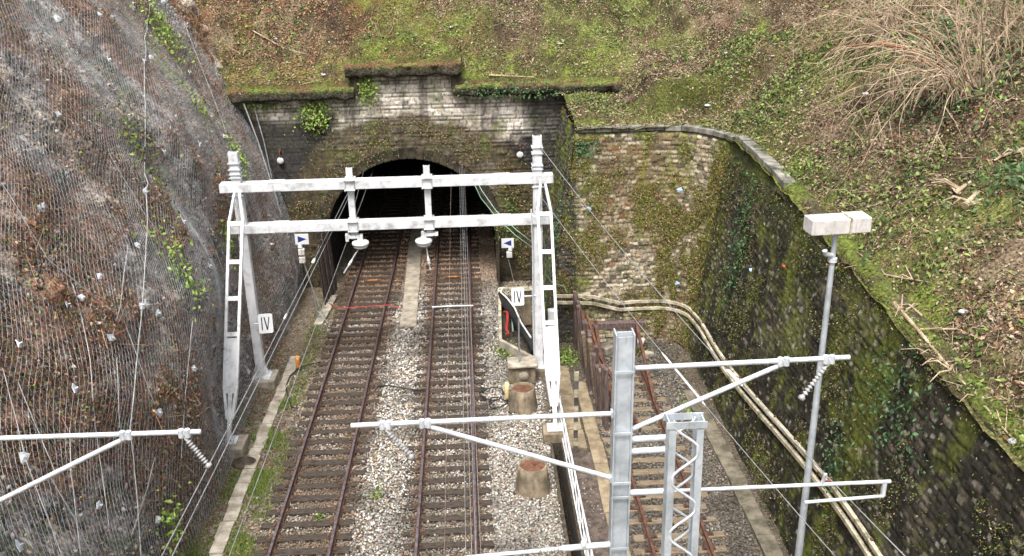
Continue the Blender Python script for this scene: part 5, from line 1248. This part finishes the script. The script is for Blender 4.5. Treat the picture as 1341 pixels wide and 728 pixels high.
# plants on masonry
def on_wall(n, s0, s1, z0, z1, dens):
    s_ = RNG.uniform(s0, s1, n); z = RNG.uniform(z0, z1, n); k = RNG.random(n) < dens(s_, z); s_, z = s_[k], z[k]
    i = np.clip(np.searchsorted(S, s_), 0, len(S) - 1); t = z / WTOP[i]; d = 1.15 * (1 - t) + RNG.uniform(.02, .12, len(z))
    P = np.stack([TP[i, 0] + nb[i, 0] * d + SHX[i] * (1 - t), TP[i, 1] + nb[i, 1] * d + SHY[i] * (1 - t), z], 1); N = np.stack([nb[i, 0], nb[i, 1], 0 * z + .25], 1)
    return P, N, s_, z
P, N, s_, z = on_wall(150000, 5.0, 11.6, .1, 7.5, lambda s, z: (.10 + .75 * sstep(.45, .6, fbm(s * 1.3, z * 1.3, 112, 4))) * (1 - .75 * sstep(2.6, 1.2, z) * (s < 7.2)))
c = np.where((RNG.random(len(P)) < .55)[:, None], palette(len(P), [[.13, .17, .02], [.20, .25, .03], [.08, .11, .02], [.26, .27, .06], [.06, .08, .015]]), palette(len(P), BROWN + RUST + [[.45, .38, .28]]))
o = leaves('wall_weeds', P, N, RNG.uniform(.02, .075, len(P)), c, M['leaf_col'], .7); o['kind'] = 'stuff'; tag(o, 'small weeds and moss growing from the joints of the wing wall', 'weeds')
P, N, s_, z = on_wall(150000, 11.4, 36, .1, 7.4, lambda s, z: .06 + .55 * sstep(.54, .64, fbm(s * 1.1, z * 1.1, 431, 4)) + .3 * sstep(6.2, 7.2, z))
c = np.where((RNG.random(len(P)) < .68)[:, None], palette(len(P), [[.06, .08, .012], [.11, .14, .02], [.17, .19, .03], [.03, .045, .012]]), palette(len(P), BROWN + [[.3, .28, .24]]))
o = leaves('wall_weeds', P, N, RNG.uniform(.018, .065, len(P)), c, M['leaf_col'], .7); o['kind'] = 'stuff'; tag(o, 'moss and small weeds on the dark long wall', 'weeds')
def ivy_wall(lab, s0, z0, rs, rz, n):
    s_ = RNG.normal(s0, rs, n); z = np.clip(RNG.normal(z0, rz, n), .3, 7.3); i = np.clip(np.searchsorted(S, s_), 0, len(S) - 1); t = z / WTOP[i]; d = 1.15 * (1 - t) + RNG.uniform(.05, .22, n)
    P = np.stack([TP[i, 0] + nb[i, 0] * d + SHX[i] * (1 - t), TP[i, 1] + nb[i, 1] * d + SHY[i] * (1 - t), z], 1); c0 = P.mean(0)
    o = leaves('ivy', P - c0, np.stack([nb[i, 0], nb[i, 1], 0 * z + .2], 1), RNG.uniform(.07, .14, n), palette(n, [[.03, .075, .03], [.05, .11, .04], [.08, .15, .06], [.12, .19, .10]]), M['leaf_col'], .5); o.location = c0; tag(o, lab, 'ivy')
ivy_wall('dark blue green ivy on the long wall near its curved corner', 14.6, 5.2, .45, 1.1, 700)
ivy_wall('ivy hanging near the top of the long wall in the lower right', 25.5, 5.6, .8, .6, 420)
ivy_wall('pale ivy patch on the long wall behind the registration arm', 24.0, 3.2, .35, .5, 200)
ivy_wall('ivy at the left edge of the wing wall below the coping', 5.5, 7.2, .25, .25, 220)
ivy_wall('ivy growing down the dark return of the wing wall beside the gantry mast', 4.6, 3.6, .25, 1.2, 420)

# headwall vegetation
def port_pts(n, dens, u0=-9.3, u1=5.5, z0=.2, z1=9.0):
    u = RNG.uniform(u0, u1, n); z = RNG.uniform(z0, z1, n); rr_ = np.hypot(u - AC, np.maximum(z - AS, 0))
    ok = (rr_ > AR + .02) | (np.abs(u - AC) > AR + .05); ok &= ~((z > 8.2) & ((u < -4.4) | (u > -.5)))
    k = ok & (RNG.random(n) < dens(u, z, rr_ - AR)); return u[k], z[k]
def pd(u, z, q):
    n1 = fbm(u * .9, z * .9, 441, 4); band = sstep(2.2, 1.2, q + (n1 - .5) * 1.4) * (z > .6)
    return band * (.08 + .75 * sstep(.44, .58, n1)) * (.35 + .65 * sstep(.35, .9, q)) + .05 * sstep(.5, .6, n1) + .7 * np.exp(-((u + 6.1) / .4) ** 2 - ((z - 7.3) / .6) ** 2) + .6 * np.exp(-((u + 4.0) / .35) ** 2 - ((z - 8.3) / .45) ** 2)
u, z = port_pts(110000, pd); P = np.stack([u, 37.95 - RNG.uniform(0, .22, len(u)), z], 1)
c = np.where((RNG.random(len(P)) < .48)[:, None], palette(len(P), GREEN + [[.26, .26, .09]]), palette(len(P), BROWN + RUST[:2]))
o = leaves('headwall_weeds', P, np.tile([0, -1., .3], (len(P), 1)), RNG.uniform(.025, .085, len(P)), c, M['leaf_col'], .8, None, .8); o['kind'] = 'stuff'; tag(o, 'brown and olive creepers matted over the arch of the tunnel', 'creepers')
def ivy_port(lab, u0, z0, ru, rz, n, cols, yoff=.25):
    u = RNG.normal(u0, ru, n); z = RNG.normal(z0, rz, n); P = np.stack([u, 37.85 - RNG.uniform(0, yoff, n) , z], 1); c0 = P.mean(0)
    o = leaves('ivy', P - c0, np.tile([0, -1., .3], (n, 1)), RNG.uniform(.08, .16, n), palette(n, cols), M['leaf_col'], .5); o.location = c0; tag(o, lab, 'ivy')
DG = [[.03, .07, .025], [.05, .10, .035], [.08, .14, .05], [.12, .18, .08]]
ivy_port('dark green ivy hanging from the right cornice of the headwall', 1.9, 8.3, 1.1, .16, 900, DG, .45)
ivy_port('small green plant on the black wall just below the far left cornice', -8.3, 8.0, .5, .12, 160, GREEN)
ivy_port('small green plant hanging from the left cornice of the headwall', -6.1, 7.5, .35, .38, 380, YG)
ivy_port('green plant growing from the middle of the parapet wall', -4.0, 8.5, .25, .3, 220, YG)
ivy_port('green plant on the headwall right of the tunnel, behind the gantry beam', 1.5, 2.9, .3, .55, 260, GREEN)

# verge grass and debris on the ground
X = RNG.uniform(-7.6, -5.6, 60000); Y = RNG.uniform(15, 36, len(X)); n1 = fbm(X * .9, Y * .9, 71, 4)
pat = .35 * sstep(.35, .6, fbm(X * 2.2, Y * 2.2, 471, 3)) * (Y < 24) + sstep(.40, .52, n1) * (Y < 28.5) * np.exp(-((X + 6.35) / .45) ** 2) + .7 * sstep(.45, .55, n1) * (Y < 22) + .25 * np.exp(-((X + 6.1) / .3) ** 2) * (Y > 28)
k = (RNG.random(len(X)) < pat) & (np.abs(X + 6.75) > .19); X, Y = X[k], Y[k]
tufts('verge_grass', 'short bright grass on the verge beside the left track', X, Y, ground_h(X, Y), .13, [[.12, .19, .03], [.18, .26, .05], [.08, .13, .02], [.24, .28, .08]], .5)
X = RNG.uniform(-8.2, 7.6, 30000); Y = RNG.uniform(15, 38, len(X))
pat = .85 * (X < -6.9) + .5 * ((X < -5.8) & (X > -6.9)) + .04 + .35 * ((X > 2.5) & (Y > 24) & (Y < 32)) + .25 * (X > 6.7)
k = (RNG.random(len(X)) < pat) & ~((X > 3.2) & (X < 3.7)) & ~((X > 2.1) & (X < 2.5)); X, Y = X[k], Y[k]
P = np.stack([X, Y, ground_h(X, Y) + .03], 1); c = np.where((RNG.random(len(P)) < .3)[:, None], palette(len(P), GREEN), palette(len(P), RUST + BROWN))
o = leaves('ground_litter', P, np.tile([0, 0, 1.], (len(P), 1)), RNG.uniform(.04, .11, len(P)), c, M['leaf_col'], .4); o['kind'] = 'stuff'; tag(o, 'fallen leaves and weeds on the ground beside the tracks', 'leaf litter')
for (x, y, rx, ry, n, lab) in ((1.02, 31.0, .35, .7, 380, 'low green weeds beside the cable pit'), (3.25, 30.3, .4, .8, 520, 'green weeds between the timber screen and the gantry strut'), (5.6, 30.6, .5, .4, 240, 'green weeds at the foot of the curved wall'), (-2.9, 22.2, .18, .2, 60, 'tiny green tuft in the ballast between the tracks'), (6.6, 25.5, .15, 1.2, 200, 'line of green weeds along the kerb by the long wall'), (-4.35, 21.3, .12, .15, 50, 'tiny green tuft between the rails of the left track')):
    def g(P): P[:, 2] = np.abs(P[:, 2]) * .6 + .06; return P
    clump('weed_patch', lab, 'weeds', (x, y, .08), (rx, ry, .22), n, YG + GREEN, .085, .8, g)
# pale stones and litter on slope
def hillpos(x, y, dz=.04): return (x, y, float(hill_z(x, y)) + dz)
for k, (x, y, s_, lab) in enumerate(LITTER):
    mb = MB(); n = 8; rr_ = [random.uniform(.7, 1.2) for _ in range(n)]
    mb.lathe([(.0, -.5), (.7, -.35), (1.0, 0), (.75, .35), (.3, .5), (0, .52)], (0, 0, 0), 7)
    mb.v = [((a + random.uniform(-.15, .15)) * s_, (b + random.uniform(-.15, .15)) * s_ * .8, (c + random.uniform(-.1, .1)) * s_ * .7) for a, b, c in mb.v]
    o = mb.build('pale_stone', M['plate'] if k % 3 else M['pale_concrete']); o.location = hillpos(x, y); tag(o, lab, 'stone')
# large fallen branches on the slope
def branch(label, pts, r, m='twig', subs=5):
    P_ = [Vector(hillpos(p[0], p[1], p[2])) for p in pts]; t = thing('fallen_branch', label, 'branch', P_[0])
    o = MB().tube(P_, [r * (1 - .6 * k / (len(P_) - 1)) for k in range(len(P_))], 7).build('limb', M[m]); rel(t, o)
    mb = MB()
    for k in range(subs):
        a = P_[random.randrange(len(P_) - 1)].lerp(P_[-1], random.uniform(0, .5)); d = Vector((random.uniform(-.6, .6), random.uniform(-.6, .6), random.uniform(.0, .25)))
        mb.tube([a, a + d * .6 + Vector((0, 0, .05)), a + d + Vector((0, 0, -.1))], [r * .45, r * .3, r * .15], 5)
    o = mb.build('side_twigs', M[m]); rel(t, o)
for b in BRANCHES: branch(*b)

# bare bush at the top right
def bush(name, label, base, ndir, n, L, m1, m2, leafn, spread=.9, droop=.5, group=None):
    base = Vector(base); t = thing(name, label, 'bush', base, group)
    tr = MB(); tw = MB()
    rnd = random.Random(int(base.x * 100))
    for k in range(n):
        d = (Vector(ndir) + Vector((rnd.gauss(0, spread), rnd.gauss(0, spread), rnd.gauss(0, spread * .45)))).normalized()
        if d.z < .15: d.z = .15 + rnd.random() * .3
        l = L * rnd.uniform(.55, 1.1); p = base + Vector((rnd.gauss(0, .25), rnd.gauss(0, .25), 0)); pts = [p.copy()]; stp = l / 9
        for i in range(9):
            d = (d + Vector((rnd.gauss(0, .20), rnd.gauss(0, .20), rnd.gauss(0, .15) - droop * .075 * i * .5))).normalized(); p = p + d * stp; pts.append(p.copy())
        r0 = .025 * (1 if k > n * .05 else 2.6)
        (tr if k <= n * .05 else tw).tube(pts, [r0 * (1 - .85 * i / 9) for i in range(10)], 5, False)
        for j in range(8):
            i = rnd.randrange(2, 9); q = pts[i]; dd = (d + Vector((rnd.gauss(0, .8), rnd.gauss(0, .8), rnd.gauss(0, .5) - .3))).normalized(); l2 = rnd.uniform(.3, .9)
            tw.tube([q, q + dd * l2 * .5, q + dd * l2 + Vector((0, 0, -.12))], [.010, .007, .003], 4, False)
            if j < 2:
                q2 = q + dd * l2 * .5; d3 = (dd + Vector((rnd.gauss(0, .8), rnd.gauss(0, .8), rnd.gauss(0, .5)))).normalized(); tw.tube([q2, q2 + d3 * .4], [.006, .003], 4, False)
    rel(t, tr.build('stems', M[m1])); rel(t, tw.build('twigs', M[m2]))
    if leafn:
        P = np.array(base) + np.array(ndir) * .6 + RNG.normal(0, 1, (leafn, 3)) * [L * .35, L * .35, .35]
        P[:, 2] = np.maximum(P[:, 2], hill_z(P[:, 0], P[:, 1]) + .1)
        o = leaves('foliage', P, np.tile([0, -.5, .8], (leafn, 1)), RNG.uniform(.07, .14, leafn), palette(leafn, DG + YG[:2]), M['leaf_col'], .7); rel(t, o)
for b in BUSHES: bush(*b)

# scraps of litter caught on the walls
for (x, y, z, m, lab, s_) in ((7.35, 31.85, 5.7, 'blue', 'pale blue scrap caught high on the wing wall', .16), (7.35, 31.5, 2.28, 'blue', 'pale blue scrap caught low on the wing wall, right of its middle', .17), (4.13, 31.9, 5.1, 'blue', 'pale blue scrap near the left edge of the wing wall', .12), (8.33, 23.4, 6.0, 'red', 'red scrap high on the long wall left of the lamp head', .10), (8.15, 25.7, 5.0, 'blue', 'small blue scrap on the long wall near the curved corner', .10), (7.88, 17.9, 2.9, 'red', 'red scrap on the long wall behind the lamp post', .12), (8.15, 19.6, 4.9, 'red', 'red scrap on the long wall behind the tip of the upper tube arm', .11)):
    n = 9; mb = MB(); pts = [(random.uniform(.4, 1) * s_ * math.cos(2 * math.pi * k / n), random.uniform(-.03, .03), random.uniform(.4, 1) * s_ * .8 * math.sin(2 * math.pi * k / n)) for k in range(n)]
    vs = pts + [(a, b + .012, c) for a, b, c in pts] + [(0, -.04, 0)]
    mb.add(vs, [(k, (k + 1) % n, 2 * n) for k in range(n)] + [(k, k + n, (k + 1) % n + n, (k + 1) % n) for k in range(n)] + [tuple(range(n, 2 * n))])
    o = mb.build('litter_scrap', M['scrap_' + m]); o.location = (x, y, z)
    if x > 7.5: o.rotation_euler = (0, 0, math.radians(-80))
    tag(o, lab, 'litter')

for (x, y, lab) in ((13.2, 24.6, 'dark ivy on the ground around the foot of the arching bush'), (14.3, 27.0, 'dark ivy on the slope behind the arching bush'), (12.6, 19.5, 'dark leafy ground ivy on the slope at the right frame edge')):
    def g2(P): P[:, 2] = hill_z(P[:, 0], P[:, 1]) + RNG.uniform(.05, .3, len(P)); return P
    clump('ground_ivy', lab, 'ivy', (x, y, float(hill_z(x, y))), (1.4, 1.6, .2), 900, DG + [[.04, .07, .02]], .15, .6, g2)
